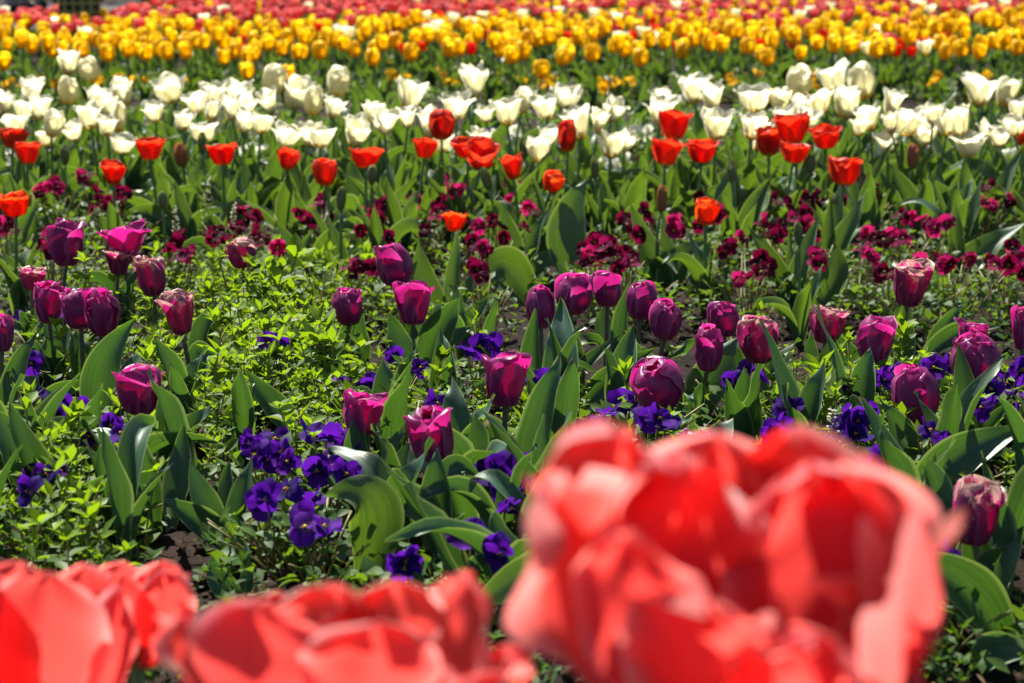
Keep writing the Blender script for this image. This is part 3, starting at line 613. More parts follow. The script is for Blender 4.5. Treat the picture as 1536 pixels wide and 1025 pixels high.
nfr = 0
for tries in range(3000):
    if nfr >= 42: break
    px, py = U(-30, 1570), U(520, 930)
    if any(abs(px - a) < 34 and abs(py - b) < 26 for a, b in taken): continue
    if 230 < px < 520 and py < 660: continue
    if any(abs(px - q[0]) < 36 and 0 < py - q[1] < 170 for q in PURPLE): continue
    if px > 1150 and py < 720 and R.random() < .6: continue
    if 300 < px < 540 and 690 < py: continue
    if 820 < px < 1340 and py > 720: continue
    if px < 640 and py > 860: continue
    taken.append((px, py)); p, s = at_g(px, py)
    lab = near_label(px, py - 90, 'blue green tulip leaves', usedl, ('low', 'small', 'upright'))
    root = empty('tulip_plant', p, lab or "blue green tulip leaves rising among the violet pansies", 'tulip plant', 'flowerless tulip plants in the front bed')
    a0 = U(0, 6.28)
    for q in range(R.choice([2, 3, 3])):
        P, uv, F = auto_blade(U(.12, .19), a0 + q * 2.1 + U(-.4, .4), U(.014, .025), sd_(), R.random() * .8)
        obj('leaf', mesh('leaf', P, F, M['leaf_blue'], uv), root)
    KP.append((px, py)); nfr += 1

# ------------------------------------------------------------------ coral tulips in front
def px_petal(b, t, c, wpx, dd, N, dep, org, ruf, seed):
    """One petal of an open bloom, from its base along c to its tip t; N points at the bloom's axis, dd is the tip's depth beyond the base."""
    B, s = at_d(b[0], b[1], dep + dd * .1); C, _ = at_d(c[0], c[1], dep + dd * .95); T, _ = at_d(t[0], t[1], dep + dd)
    nu, nv = 19, 26; rg = np.random.default_rng(seed)
    v = 1 - (1 - np.linspace(0, 1, nv))**1.6; tt = v[:, None]
    B, C, T = (np.array(q - org) for q in (B, C, T)); cc = (1 - tt)**2 * B + 2 * tt * (1 - tt) * C + tt**2 * T
    tg = np.gradient(cc, axis=0); tg /= np.linalg.norm(tg, axis=1)[:, None]
    w = cubic([0, .2, .5, .75, .9, .97, 1], [.2, .55, .92, 1.0, .76, .44, .08], v) * wpx / 2 / s
    N = np.array(N, float); V = np.zeros((nv, nu, 3)); u = np.linspace(-1, 1, nu); ph = rg.uniform(0, 6.28, 8)
    for i in range(nv):
        sx = np.cross(tg[i], N); sx /= np.linalg.norm(sx); nn = np.cross(sx, tg[i])
        for j in range(nu):
            q = abs(u[j]); rf = ruf * (q**2 + .5 * v[i]**4) * v[i] * (math.sin(v[i] * 11 + ph[0] + 3 * u[j]) + .6 * math.sin(v[i] * 23 + ph[1] - 5 * u[j]) + .5 * math.sin(u[j] * 9 + ph[2]))
            V[i, j] = cc[i] + sx * u[j] * w[i] * (1 - .1 * q) + nn * (.20 * w[i] * q**1.8 + rf * .017 - .0015 * math.exp(-(u[j] / .15)**2)) + tg[i] * (.004 * ruf * math.sin(u[j] * 12 + ph[3]) * v[i]**6 - .05 * w[i] * q * v[i]**8)
    Uu, Vv = np.meshgrid(u, v)
    return V.reshape(-1, 3), np.stack([Uu * .5 + .5, Vv], -1).reshape(-1, 2), grid_faces(nu, nv)[:, ::-1].copy()
def coral_open(label, b, dep, petals, seed, leaves=3):
    P0, s = at_d(b[0], b[1], dep); root = empty('coral_tulip', (P0.x, P0.y, .105), label, 'tulip', 'blurred coral tulips in front')
    lb = np.array([0, 0, P0.z - .105]); stem_part(root, lb + np.array([0, 0, .003]), .0045, M['stem'])
    for k, (t, c, w, dd, N, ruf) in enumerate(petals):
        P, uv, F = px_petal(b, t, c, w, dd, N, dep, root.location, ruf, seed + k)
        obj('petal', mesh('petal', P, F, M['coral'], uv), root)
    V, F = tube(np.array([[0, 0, 0], [0, 0, .012], [0, 0, .02], [0, 0, .022]]), [.004, .005, .004, .006], 6)
    obj('pistil', mesh('pistil', V + lb, F, M['pollen']), root)
    for k in range(leaves):
        P, uv, F = auto_blade(lb[2] * .75, k * 2.2 + seed, .022, seed + 60 + k)
        obj('leaf', mesh('leaf', P, F, M['leaf'], uv), root)
    return root
coral_open("huge open ruffled coral tulip at lower right with pale petal edges", (1080, 1120), .66, [
    ((925, 642), (850, 900), 300, .036, (.3, -1, .25), .6), ((1075, 655), (1060, 880), 360, .050, (0, -1, .25), .6), ((1185, 645), (1220, 900), 320, .044, (-.15, -1, .25), .6), ((1275, 695), (1340, 920), 280, .028, (-.45, -1, .25), .7),
    ((822, 722), (890, 1010), 250, .004, (.6, -.85, .2), .9), ((1215, 700), (1260, 940), 310, .020, (-.2, -1, .3), .6), ((1030, 690), (985, 930), 280, .024, (.15, -1, .3), .8),
    ((1352, 800), (1390, 1010), 170, .002, (-.8, -.5, .2), .9), ((945, 800), (930, 1010), 220, -.030, (.25, 1, -.1), .35), ((1062, 900), (1030, 1010), 250, -.046, (.0, 1, -.1), .5),
    ((1392, 965), (1270, 960), 210, -.018, (-.35, .2, 1), 1.1), ((1210, 960), (1190, 1040), 220, -.040, (-.2, 1, -.1), .6)], 61)
coral_open("leftmost cup shaped coral tulip at the bottom edge", (68, 1160), .98, [
    ((30, 842), (-10, 1020), 190, .030, (.2, -1, .2), .15), ((128, 846), (150, 1020), 180, .026, (-.3, -1, .2), .15), ((-55, 860), (-90, 1040), 150, .0, (1, -.2, .1), .2),
    ((176, 880), (215, 1040), 150, .0, (-1, .35, .1), .15), ((72, 858), (50, 1020), 210, -.030, (.05, 1, -.05), .15), ((-10, 862), (-40, 1030), 170, -.022, (.4, 1, -.05), .15)], 131)
coral_open("smaller closed coral tulip with its stem showing, second from left", (207, 1004), 1.1, [
    ((185, 843), (165, 930), 110, .022, (.2, -1, .2), .15), ((243, 842), (255, 930), 110, .020, (-.2, -1, .2), .15), ((146, 872), (118, 960), 90, .0, (1, -.2, .1), .15),
    ((276, 862), (296, 950), 90, .0, (-1, -.1, .1), .15), ((186, 858), (168, 960), 112, -.018, (.2, 1, -.05), .15), ((244, 856), (262, 960), 100, -.020, (-.25, 1, -.05), .15)], 171)
coral_open("open coral tulip in the bottom middle with a pointed petal", (510, 1170), .76, [
    ((590, 872), (600, 1040), 250, .036, (0, -1, .25), .25), ((505, 878), (470, 1040), 230, .034, (.2, -1, .25), .3), ((268, 925), (300, 1100), 120, .004, (.9, -.4, .2), .3),
    ((384, 902), (350, 1060), 280, -.012, (.3, 1, -.1), .2), ((694, 862), (730, 1060), 170, .006, (-.8, -.55, .2), .3), ((798, 1000), (660, 990), 120, -.016, (-.3, .1, 1), .4),
    ((560, 935), (560, 1050), 230, -.03, (-.1, 1, -.1), .25)], 211)
coral_open("coral tulip tip peeping up behind the open bottom one", (437, 1060), .95, [
    ((420, 890), (385, 980), 90, .012, (.2, -1, .2), .2), ((450, 888), (480, 980), 90, .014, (-.2, -1, .2), .2), ((405, 905), (370, 1000), 90, -.012, (.3, 1, 0), .2), ((448, 896), (450, 980), 100, -.016, (-.1, 1, 0), .2)], 251)

# ------------------------------------------------------------------ pansies
def pansy_blossom(seed, size):
    rg = random.Random(seed); a = Acc()
    for k, (az, ln, wd, zz) in enumerate([(62, .52, .36, -.03), (118, .52, .36, -.02), (8, .48, .30, .02), (172, .48, .30, .03), (270, .52, .40, .06)]):
        az = math.radians(az + rg.uniform(-8, 8)); n, m = 7, 6
        u = np.linspace(-1, 1, n); v = np.linspace(0, 1, m); Uu, Vv = np.meshgrid(u, v)
        w = np.sqrt(np.clip(1 - ((Vv - .58) / .62)**2, 0, 1)) * wd * .92 * (1 - .25 * (Vv < .05))
        w = np.maximum(w, .04); x = Uu * w; y = Vv * ln - .07 * (Uu**2) * Vv**2 + .02
        z = zz + rg.uniform(.05, .32) * Vv**2 * rg.choice([-1, 1, 1]) + rg.uniform(-.15, .1) * Uu**2 * Vv + .035 * np.sin(Uu * 5 + rg.uniform(0, 6)) * Vv + .05 * np.sin(Vv * 5 + rg.uniform(0, 6)) * Vv
        c, s = math.cos(az - math.pi / 2), math.sin(az - math.pi / 2)
        P = np.stack([x * c - y * s, x * s + y * c, z], -1).reshape(-1, 3) * size
        a.add(P, grid_faces(n, m), np.stack([Uu * .5 + .5, Vv], -1).reshape(-1, 2))
    V, F = tube(np.array([[0, 0, -.02], [0, 0, .09]]) * size, [.035 * size, .05 * size], 5); a.add(V, F, np.full((len(V), 2), .02))
    return a
BLOS = {}
for kind, mt in (('violet', 'violet'), ('burgundy', 'burgundy'), ('rose', 'rose'), ('white', 'white_pansy'), ('yellow', 'yellow_pansy')):
    BLOS[kind] = [pansy_blossom(hash_ + 7 * len(kind), 1.0).build('blossom', M[mt]) for hash_ in range(40, 46)]
def leaf_quad(L, Wd, fold, bend, serr=0):
    """small leaf along +y, 8 vertices"""
    V = np.array([[0, 0, 0], [-Wd * .8, L * .3, fold], [0, L * .3, 0], [Wd * .8, L * .3, fold], [-Wd, L * .58, fold - bend * .3], [0, L * .6, -bend * .3], [Wd, L * .58, fold - bend * .3], [0, L, -bend]])
    F = [(0, 2, 1), (0, 3, 2), (1, 2, 5, 4), (2, 3, 6, 5), (4, 5, 7), (5, 6, 7)]
    uv = np.array([[.5, 0], [0, .3], [.5, .3], [1, .3], [0, .6], [.5, .6], [1, .6], [.5, 1]])
    return V, F, uv
def rot_leaf(V, az, pitch, roll=0.0):
    c, s = math.cos(roll), math.sin(roll); V = V @ np.array([[c, 0, s], [0, 1, 0], [-s, 0, c]]).T
    c, s = math.cos(pitch), math.sin(pitch); V = V @ np.array([[1, 0, 0], [0, c, -s], [0, s, c]]).T
    c, s = math.cos(az), math.sin(az); return V @ np.array([[c, -s, 0], [s, c, 0], [0, 0, 1]]).T
def foliage_mound(rad, height, n, seed, ls=(.014, .026)):
    rg = random.Random(seed); a = Acc()
    for k in range(n):
        f = rg.uniform(0, 6.28); r = rad * math.sqrt(rg.random()); z = height * rg.uniform(.1, 1.0) * (1 - .5 * (r / rad)**2)
        L = rg.uniform(*ls); V, F, uv = leaf_quad(L, L * rg.uniform(.22, .36), L * rg.uniform(.02, .14), L * rg.uniform(-.1, .35))
        V = rot_leaf(V, rg.uniform(0, 6.28), rg.uniform(-.4, 1.1), rg.uniform(-.6, .6)) + np.array([r * math.cos(f), r * math.sin(f), z])
        a.add(V, F, uv, 0, rg.random() * (.3 + .7 * z / height))
    for k in range(max(4, n // 9)):
        f = rg.uniform(0, 6.28); r = rad * rg.random()
        V, F = tube(bez((r * .3 * math.cos(f), r * .3 * math.sin(f), -.01), (r * .6 * math.cos(f), r * .6 * math.sin(f), height * .5), (r * math.cos(f), r * math.sin(f), height * rg.uniform(.6, 1)), 5), [.0012] * 5, 4); a.add(V, F, None, 1)
    return a
FOL = [foliage_mound(1.0, 1.0, 110, 900 + k, (.16, .30)) for k in range(5)]
def pansy(kind, pts, label, group, zmean, size, matmix=None, fol_h=None, fol_r=None):
    P = [at_z(px, py, zmean + U(-.015, .02)) for px, py in pts]
    cx = sum(p.x for p, _ in P) / len(P); cy = sum(p.y for p, _ in P) / len(P) + .015
    gz = ground_h(cy, cx); root = empty('pansy', (cx, cy, gz), label, 'pansy', group); zmean -= gz
    rr = max([math.hypot(p.x - cx, p.y - cy) for p, _ in P] + [.03]) + .025; rr = min(rr, .13)
    A = FOL[R.randrange(5)]; V = np.concatenate(A.V) * np.array([rr, rr, zmean * .95]); th = U(0, 6.28); c, s = math.cos(th), math.sin(th)
    # keep leaves their own size while the mound takes the plant's size
    a = foliage_mound(rr, zmean * .92, int(60 + 2600 * rr * rr * 3), sd_())
    obj('foliage', a.build('foliage', [M['foliage'], M['weed_stem']]), root)
    for (p, s), (px, py) in zip(P, pts):
        b = obj('blossom', R.choice(BLOS[R.choice(matmix) if matmix else kind]), root, (p.x - cx, p.y - cy, p.z - gz))
        if R.random() < .5: d = Vector((U(-.9, .9), -1 + U(-.2, .4), U(-.3, .9)))
        else: d = Vector((U(-1, 1), U(-1, .6), U(.4, 1.2)))
        q = d.to_track_quat('Z', 'Y'); b.rotation_mode = 'QUATERNION'; b.rotation_quaternion = q
        k = size * U(.85, 1.15); b.scale = (k, k, k)
        st = bez((U(-.2, .2) * rr, U(0, .2) * rr, .0), (p.x - cx + U(-.01, .01), p.y - cy + .012, (p.z - gz) * .7), (p.x - cx, p.y - cy + .002, p.z - gz), 6)
        V, F = tube(st, [.0011] * 6, 5); obj('flower_stalk', mesh('flower_stalk', V, F, M['weed_stem']), root)
    return root
VIOLET = [
 ([(90, 610), (72, 603), (112, 626), (57, 598), (128, 618), (82, 625)], "violet pansy clump left of the magenta purple tulip"),
 ([(150, 652), (166, 638), (133, 657), (165, 679), (182, 650)], "violet pansies touching the leaf with the tulip shadow"),
 ([(88, 706), (54, 721), (42, 737), (70, 712)], "violet pansies above the leftmost coral tulip"),
 ([(47, 545), (100, 468), (36, 478)], "violet blooms showing through leaves at the left edge"),
 ([(415, 490), (414, 520), (402, 516), (430, 526)], "violet blooms sunk in the lime weeds"),
 ([(395, 664), (400, 690), (374, 664), (422, 678), (432, 692), (384, 682), (412, 660)], "dense violet pansy head above the big clump"),
 ([(430, 735), (390, 757), (398, 748)], "violet pansy pair facing out with yellow eyes"),
 ([(475, 706), (508, 705), (498, 700), (518, 712)], "violet pansy with clear yellow eye beside the open tulip"),
 ([(490, 655), (472, 650), (522, 668), (505, 660)], "violet pansies left of the open purple tulip"),
 ([(465, 752), (492, 800), (460, 776), (458, 792), (486, 790)], "lowest violet pansies beside the hooded leaf"),
 ([(720, 520), (738, 520), (704, 526)], "violet pansy at the edge of the bare soil"),
 ([(630, 552), (592, 535), (566, 574), (553, 582)], "dark violet pansies between the pointed leaves"),
 ([(655, 606), (648, 622), (515, 570)], "violet pansies behind the tall cupped tulip"),
 ([(815, 574), (828, 580), (846, 586), (800, 572), (830, 568)], "violet pansies behind the cream scarred tulip"),
 ([(900, 626), (920, 611), (940, 605), (958, 600)], "violet pansies left of the shiny leaning tulip"),
 ([(966, 624), (976, 632), (1002, 640), (988, 628)], "violet pansies under the shiny leaning tulip"),
 ([(815, 690), (800, 700), (735, 712), (748, 708)], "violet pansies left of the huge coral tulip"),
 ([(705, 800), (692, 806), (745, 824), (752, 830)], "violet pansies over the wide arching leaf"),
 ([(608, 840), (606, 852)], "lone nodding violet pansy in the deep shade"),
 ([(760, 740), (757, 766), (772, 760)], "violet pansy buds against the coral petal"),
 ([(1195, 605), (1214, 600), (1182, 612)], "violet pansy with upright petals above the coral flower"),
 ([(1270, 602), (1264, 622), (1286, 632), (1302, 616), (1250, 598), (1280, 590)], "big violet clump left of the oval purple tulip"),
 ([(1325, 570), (1334, 558), (1400, 552), (1390, 544), (1422, 550)], "violet pansies behind the oval purple tulip"),
 ([(1282, 652), (1320, 690), (1302, 692), (1342, 697), (1262, 648)], "violet pansies beside the coral flower's top right"),
 ([(1440, 592), (1452, 602), (1470, 612), (1500, 588), (1485, 584)], "violet pansies under the plump closed tulip"),
 ([(1440, 634), (1395, 646), (1432, 664), (1418, 668), (1404, 692)], "violet pansies above the great broad leaf"),
 ([(1340, 780), (1368, 800), (1398, 822), (1382, 815)], "violet pansies right of the coral petals"),
 ([(1358, 872), (1420, 860), (1432, 854), (1366, 902), (1376, 880)], "violet pansies behind the large glossy leaf"),
 ([(1120, 556), (1142, 562), (1100, 576)], "violet pansies under the tan scarred tulip"),
 ([(1172, 640), (1182, 655), (1160, 650)], "violet pansies just above the coral flower rim"),
 ([(1510, 575), (1534, 556), (1528, 602)], "violet pansies at the right picture edge"),
]
for pts, lab in VIOLET:
    pansy('violet', pts, lab, 'violet pansies in the front bed', .17, .031)
BURG = [
 ([(552, 306), (567, 329), (584, 322), (577, 307), (541, 346), (584, 357), (560, 312)], "burgundy pansies above the dusky closed purple tulip"),
 ([(474, 305), (451, 328), (472, 329), (496, 329), (460, 318)], "burgundy pansies behind the twisted leaves"),
 ([(530, 393), (560, 404), (540, 400), (416, 372), (393, 361), (384, 350)], "dark burgundy pansies in shade left of the dusky tulip"),
 ([(622, 299), (657, 309), (652, 322), (637, 346), (664, 300)], "burgundy pansies left of the ruffled orange tulip"),
 ([(670, 269), (691, 284), (683, 288), (676, 278)], "rosy burgundy pansies under the widest red tulip"),
 ([(739, 331), (728, 376), (708, 363), (706, 335), (718, 340), (756, 357)], "burgundy pansies right of the ruffled orange tulip"),
 ([(718, 408), (712, 400)], "black red pansies sunk in shade by the rolled leaf"),
 ([(792, 313), (773, 279), (778, 286), (766, 301), (788, 342), (800, 320)], "rose burgundy pansies below the partly hidden red tulip"),
 ([(933, 325), (951, 343), (968, 316), (942, 330)], "burgundy pansies left of the red tipped bud"),
 ([(897, 359), (884, 378), (906, 370), (902, 393), (878, 395), (910, 378), (890, 366), (896, 384)], "densest dark burgundy clump above the cream streaked tulip"),
 ([(932, 397), (947, 389), (936, 382), (926, 404)], "burgundy pansies right of the densest clump"),
 ([(1009, 333), (1018, 349), (1050, 296), (1040, 302)], "burgundy pansies left of the low orange tulip"),
 ([(1084, 317), (1076, 322), (1047, 340), (1095, 370), (1087, 377)], "burgundy pansies right of the low orange tulip"),
 ([(1116, 359), (1142, 390), (1132, 398), (1116, 417), (1108, 419)], "shaded burgundy pansies before the star of leaves"),
 ([(1147, 338), (1158, 346), (1160, 356), (1174, 335), (1192, 327)], "purple tinged burgundy pansies beside the upright leaf pair"),
 ([(1184, 306), (1168, 304), (1203, 298), (1224, 306), (1229, 293), (1210, 319)], "burgundy pansies under the clustered four red tulips"),
 ([(1213, 335), (1224, 351), (1221, 385), (1226, 378)], "burgundy pansies inside the star of leaves"),
 ([(1279, 294), (1300, 267), (1309, 298), (1290, 275)], "burgundy pansies right of the shadowed red tulip"),
 ([(1297, 361), (1313, 356), (1303, 382), (1310, 388), (1292, 370)], "rose burgundy pansies above the shrivelled purple tulip"),
 ([(1338, 351), (1355, 357), (1350, 323), (1365, 327), (1383, 329), (1345, 360)], "large rose pink pansy group on the right"),
 ([(1402, 342), (1421, 335), (1428, 327), (1412, 338)], "rose burgundy pansies before the very broad leaf"),
 ([(1417, 395), (1453, 385), (1408, 390)], "burgundy pansies right of the tallest purple tulip"),
 ([(1327, 408), (1380, 387), (1334, 412)], "burgundy pansies behind the tallest purple tulip"),
 ([(1488, 308), (1507, 297), (1473, 282), (1495, 290), (1515, 305)], "burgundy pansies near the right edge below white tulips"),
 ([(1518, 372), (1492, 398), (1533, 411), (1530, 384), (1512, 398)], "burgundy pansies at the right picture edge"),
 ([(71, 280), (62, 284), (80, 276)], "burgundy pansies right of the left edge orange tulip"),
 ([(22, 346), (7, 344), (14, 340)], "burgundy pansies beneath the left edge orange tulip"),
 ([(67, 361), (77, 351), (60, 370)], "burgundy pansies behind the upright drooping purple tulip"),
 ([(150, 301), (161, 312), (180, 288), (183, 308), (138, 316)], "burgundy pansies behind the wide open purple tulip"),
 ([(131, 263), (135, 278), (126, 272), (190, 292)], "burgundy pansies left of the leftmost inner red tulip"),
 ([(365, 320), (382, 327), (360, 342), (378, 357), (370, 330)], "burgundy pansies above the small pale topped tulip"),
 ([(326, 346), (337, 368), (330, 355), (318, 362)], "burgundy pansies left of the small pale topped tulip"),
 ([(255, 376), (277, 383), (270, 357), (262, 366)], "dark burgundy pansies right of the torn purple tulip"),
]
for k, (pts, lab) in enumerate(BURG):
    rose = 'ros' in lab
    pts = pts + [(x + U(-13, 13), y + U(-8, 12)) for x, y in pts[:3]]
    pansy('burgundy', pts, lab, 'burgundy pansies in the middle bed', .12 if pts[0][1] > 290 else .135, .032, ['rose', 'rose', 'burgundy'] if rose else ['burgundy', 'burgundy', 'burgundy', 'rose'])
WP = [([(960, 196), (972, 200), (948, 200), (956, 188)], "white pansies under the half open white tulip in the middle"), ([(915, 242), (930, 248), (900, 240), (940, 240)], "white pansies right of the closed red tulip"), ([(1198, 268), (1208, 262), (1190, 264)], "white pansies under the clustered red tulips"), ([(385, 222), (395, 230), (372, 228)], "white pansies left of the weed-parted red tulip"),
      ([(690, 208), (678, 216), (700, 204)], "white pansies beside the overlapped red tulip"), ([(1520, 232), (1508, 238), (1530, 226)], "white pansies at the right edge below white tulips"), ([(1310, 226), (1322, 220), (1300, 214)], "white pansies left of the right hand drift"), ([(1015, 150), (1008, 158)], "white pansies behind the stacked red pair"), ([(10, 240), (24, 248)], "white pansies near the left edge red tulips"), ([(470, 225), (482, 228), (505, 222)], "white pansies behind the tall cup red tulip"),
      ([(738, 205), (752, 210), (760, 200), (776, 196)], "white pansies with violet ones in the middle drift")]
for k, (pts, lab) in enumerate(WP):
    pansy('white', pts, lab, 'white pansies under the white tulips', .11, .046, ['white', 'white', 'violet'] if k == 10 else None)
YP = [(18, 128), (86, 124), (147, 120), (178, 112), (208, 120), (65, 122), (590, 112), (585, 104), (602, 115), (670, 108), (678, 120), (744, 120), (780, 118), (820, 125), (905, 128), (920, 124), (932, 128), (945, 122), (1096, 120), (1215, 128), (1222, 118), (1310, 122), (1404, 120), (1130, 110), (880, 105), (345, 124), (280, 128), (450, 120), (1480, 118)]
for k in range(0, len(YP)):
    px, py = YP[k]
    pts = [(px + U(-9, 9), py + U(-5, 5)) for q in range(R.choice([3, 4, 6]))]
    lab = near_label(px, py, 'yellow pansy clump', usedl, ('small', 'low'))
    pansy('yellow', pts, lab or "low yellow pansy clump at the foot of the yellow tulips", 'yellow pansies under the yellow tulips', .08, .042)

# ------------------------------------------------------------------ the far bed: yellow, red, white and pink tulips
def far_bloom(mat, w, h, op, seed):
    a = Acc()
    for P, uv, F in bloom_petals(w, h, op, seed, .025, 7, 8, 0, .08, .66): a.add(P, F, uv)
    return a
def far_set(kind, mat, w, h, op, n=6):
    out = []
    for k in range(n):
        hd = R.uniform(.15, .2)
        bl = far_bloom(mat, w * U(.88, 1.12), h * U(.9, 1.08), max(0, op + U(-.12, .14)), sd_())
        st = Acc(); V, F = tube(bez((0, 0, -.012), (U(-.01, .01), U(-.01, .01), hd * .6), (0, 0, hd + .003), 6), [.0036] * 6, 5); st.add(V, F)
        lv = []
        a0 = U(0, 6.28)
        for q in range(4):
            P, uv, F = auto_blade(hd * U(.75, 1.05), a0 + q * 1.6 + U(-.4, .4), U(.013, .024), sd_(), R.random() * .8, 5, 9); lv.append((P, F, uv))
        one = Acc(); one.add(np.concatenate(bl.V) + np.array([0, 0, hd]), bl.F, np.concatenate(bl.U), 0)
        one.add(st.V[0], st.F, None, 1)
        for P, F, uv in lv: one.add(P, F, uv, 2)
        bl.V = [v + np.array([0, 0, hd]) for v in bl.V]
        out.append((bl.build('bloom', M[mat]), st.build('stem', M['stem']), [mesh('leaf', P, F, M['leaf'], uv) for P, F, uv in lv], one.build(kind, [M[mat], M['stem'], M['leaf']]), hd + h / 2, w))
    return out
FS = {'yellow_tulip': far_set('yellow_tulip', 'yellow', .055, .068, .12, 10), 'red_tulip': far_set('red_tulip', 'red', .062, .055, .3, 4), 'white_tulip': far_set('white_tulip', 'white', .075, .06, .5, 4), 'pink_tulip': far_set('pink_tulip', 'pink', .058, .055, .2, 6)}
def far_tulip(kind, px, py, label, group, parts, wpx=None):
    bl, st, lv, one, hz, w = R.choice(FS[kind])
    z = .225 if kind != 'red_tulip' else .20
    p, s = at_z(px, py, z)
    k = z / hz
    if wpx: k *= (wpx / s) / (w * k) if .75 < (wpx / s) / (w * k) < 1.3 else 1.0
    rz = U(0, 6.28)
    if parts:
        root = empty(kind, (p.x, p.y, 0), label, 'tulip', group, rz); root.rotation_euler = (U(-.1, .1), U(-.1, .1), rz); root.scale = (k, k, k)
        obj('bloom', bl, root); obj('stem', st, root)
        for m in lv: obj('leaf', m, root)
    else:
        root = obj(kind, one, None, (p.x, p.y, 0)); root.rotation_euler = (U(-.1, .1), U(-.1, .1), rz); root.scale = (k, k, k); tag(root, label, 'tulip', group)
    return root
Y1 = [(15, 277), (95, 220), (130, 212), (190, 228), (383, 232), (380, 180), (455, 210), (490, 243), (295, 183), (570, 225), (640, 245), (660, 165), (745, 235), (785, 210), (700, 195), (860, 235), (965, 205), (1025, 245), (1065, 205), (940, 170), (905, 205), (1155, 235), (1130, 295), (1115, 255), (1215, 210), (1220, 165), (1300, 305), (1370, 205), (1430, 220), (1330, 180), (1500, 190), (830, 150), (755, 150)]
Y2 = [(20, 210), (95, 185), (130, 258), (195, 235), (175, 150), (110, 130), (250, 130), (330, 225), (310, 175), (345, 115), (410, 180), (455, 190), (520, 185), (585, 150), (610, 200), (655, 225), (680, 205), (757, 247), (740, 185), (820, 200), (865, 135), (920, 210), (975, 240), (1010, 230), (960, 165), (1065, 180), (1110, 205), (1140, 205), (1200, 175), (1250, 235), (1280, 190), (1355, 245), (1370, 195), (1450, 200), (1465, 130), (1520, 155), (910, 285)]
Y3 = [(25, 225), (110, 210), (165, 215), (190, 175), (280, 200), (325, 180), (395, 240), (375, 165), (420, 200), (460, 175), (525, 180), (595, 195), (680, 210), (770, 220), (895, 228), (805, 175), (870, 100), (920, 145), (980, 130), (1045, 175), (1005, 180), (1070, 130), (1120, 150), (1150, 205), (1165, 145), (1215, 145), (1275, 130), (1340, 140), (1330, 205), (1410, 130), (1440, 215), (1475, 90), (1505, 170)]
YL = [(x / 3, y / 3) for x, y in Y1] + [(512 + x / 3, y / 3) for x, y in Y2] + [(1024 + x / 3, y / 3) for x, y in Y3]
occ = [(x, y) for x, y in YL]
LOW = {(1130, 295): "low yellow tulip hanging before the dark green strip at left", (1300, 305): "lowest yellow tulip above the tall closed white one"}
YG = 'yellow tulips of the far bed'
YFRONT = "closed yellow tulip in the front rows of the far bed"
YBACK = "closed yellow tulip deep inside the far yellow bed"
for (x, y) in YL:
    far_tulip('yellow_tulip', x, y, YFRONT, YG, True, 22 + (y - 60) * .06)
def free(x, y, r):
    return all((x - a)**2 + (2.2 * (y - b))**2 > r * r for a, b in occ)
cnt = {'yellow_tulip': len(YL), 'red_tulip': 0, 'white_tulip': 0, 'pink_tulip': 0}
INFO = {'yellow_tulip': (YBACK, YG), 'red_tulip': ("short red tulip scattered among the far yellow tulips", 'red tulips among the far yellow ones'), 'white_tulip': ("white tulip scattered among the far yellow tulips", 'white tulips among the far yellow ones'), 'pink_tulip': ("pink tulip in the farthest blurred bed", 'pink tulips of the farthest bed')}
stuff = []
PERSON_X, PERSON_D = 122, 12.0
cells = []
y = 74.0
while y > -46:
    s = (y - YH) / .495; step = max(.062 * s, 7)
    x = -90 + U(0, step)
    while x < 1626:
        cells.append((x + U(-.35, .35) * step, y + U(-.35, .35) * .062 * s * .5)); x += step * (1.0 if y > 20 else 1.15)
    y -= .062 * s * .30
for x, y in cells:
    wav = 6 * math.sin(x * .006 + 1)
    if x < 225 and y < 15 + max(0, (x - 150)) * -.12: continue
    if 90 < x < 152 and y < 27: continue
    r = R.random(); right = x > 600 + (25 - y) * 9
    if y > 62 + wav: k = 'yellow_tulip' if r < .7 else ('red_tulip' if r < .96 else 'white_tulip')
    elif y > 42 + wav: k = 'yellow_tulip' if r < .62 else ('red_tulip' if r < .84 else ('white_tulip' if r < .93 else 'pink_tulip'))
    elif y > 26 + wav * .5: k = 'yellow_tulip' if r < .8 else ('white_tulip' if r < .85 else ('pink_tulip' if r < .95 else 'red_tulip'))
    elif right and y > 4: k = 'yellow_tulip' if r < .55 else ('pink_tulip' if r < .93 else 'white_tulip')
    else: k = 'pink_tulip' if r < .86 else ('white_tulip' if r < .9 else 'yellow_tulip')
    if y > 26 and not free(x, y, 15): continue
    if y > 26 and R.random() < .12: continue
    occ.append((x, y)) if y > 40 else None
    if cnt[k] < (300 if k == 'yellow_tulip' else 290) and y > -6:
        cnt[k] += 1
        far_tulip(k, x, y, *INFO[k], False)
    else: stuff.append((k, x, y))
A = [[], [], [], []]; off = 0
Vs, Fs, Us, Ms = [], [], [], []
mats = [M['yellow'], M['red'], M['white'], M['pink'], M['stem'], M['leaf']]
base_i = {'yellow_tulip': 0, 'red_tulip': 1, 'white_tulip': 2, 'pink_tulip': 3}
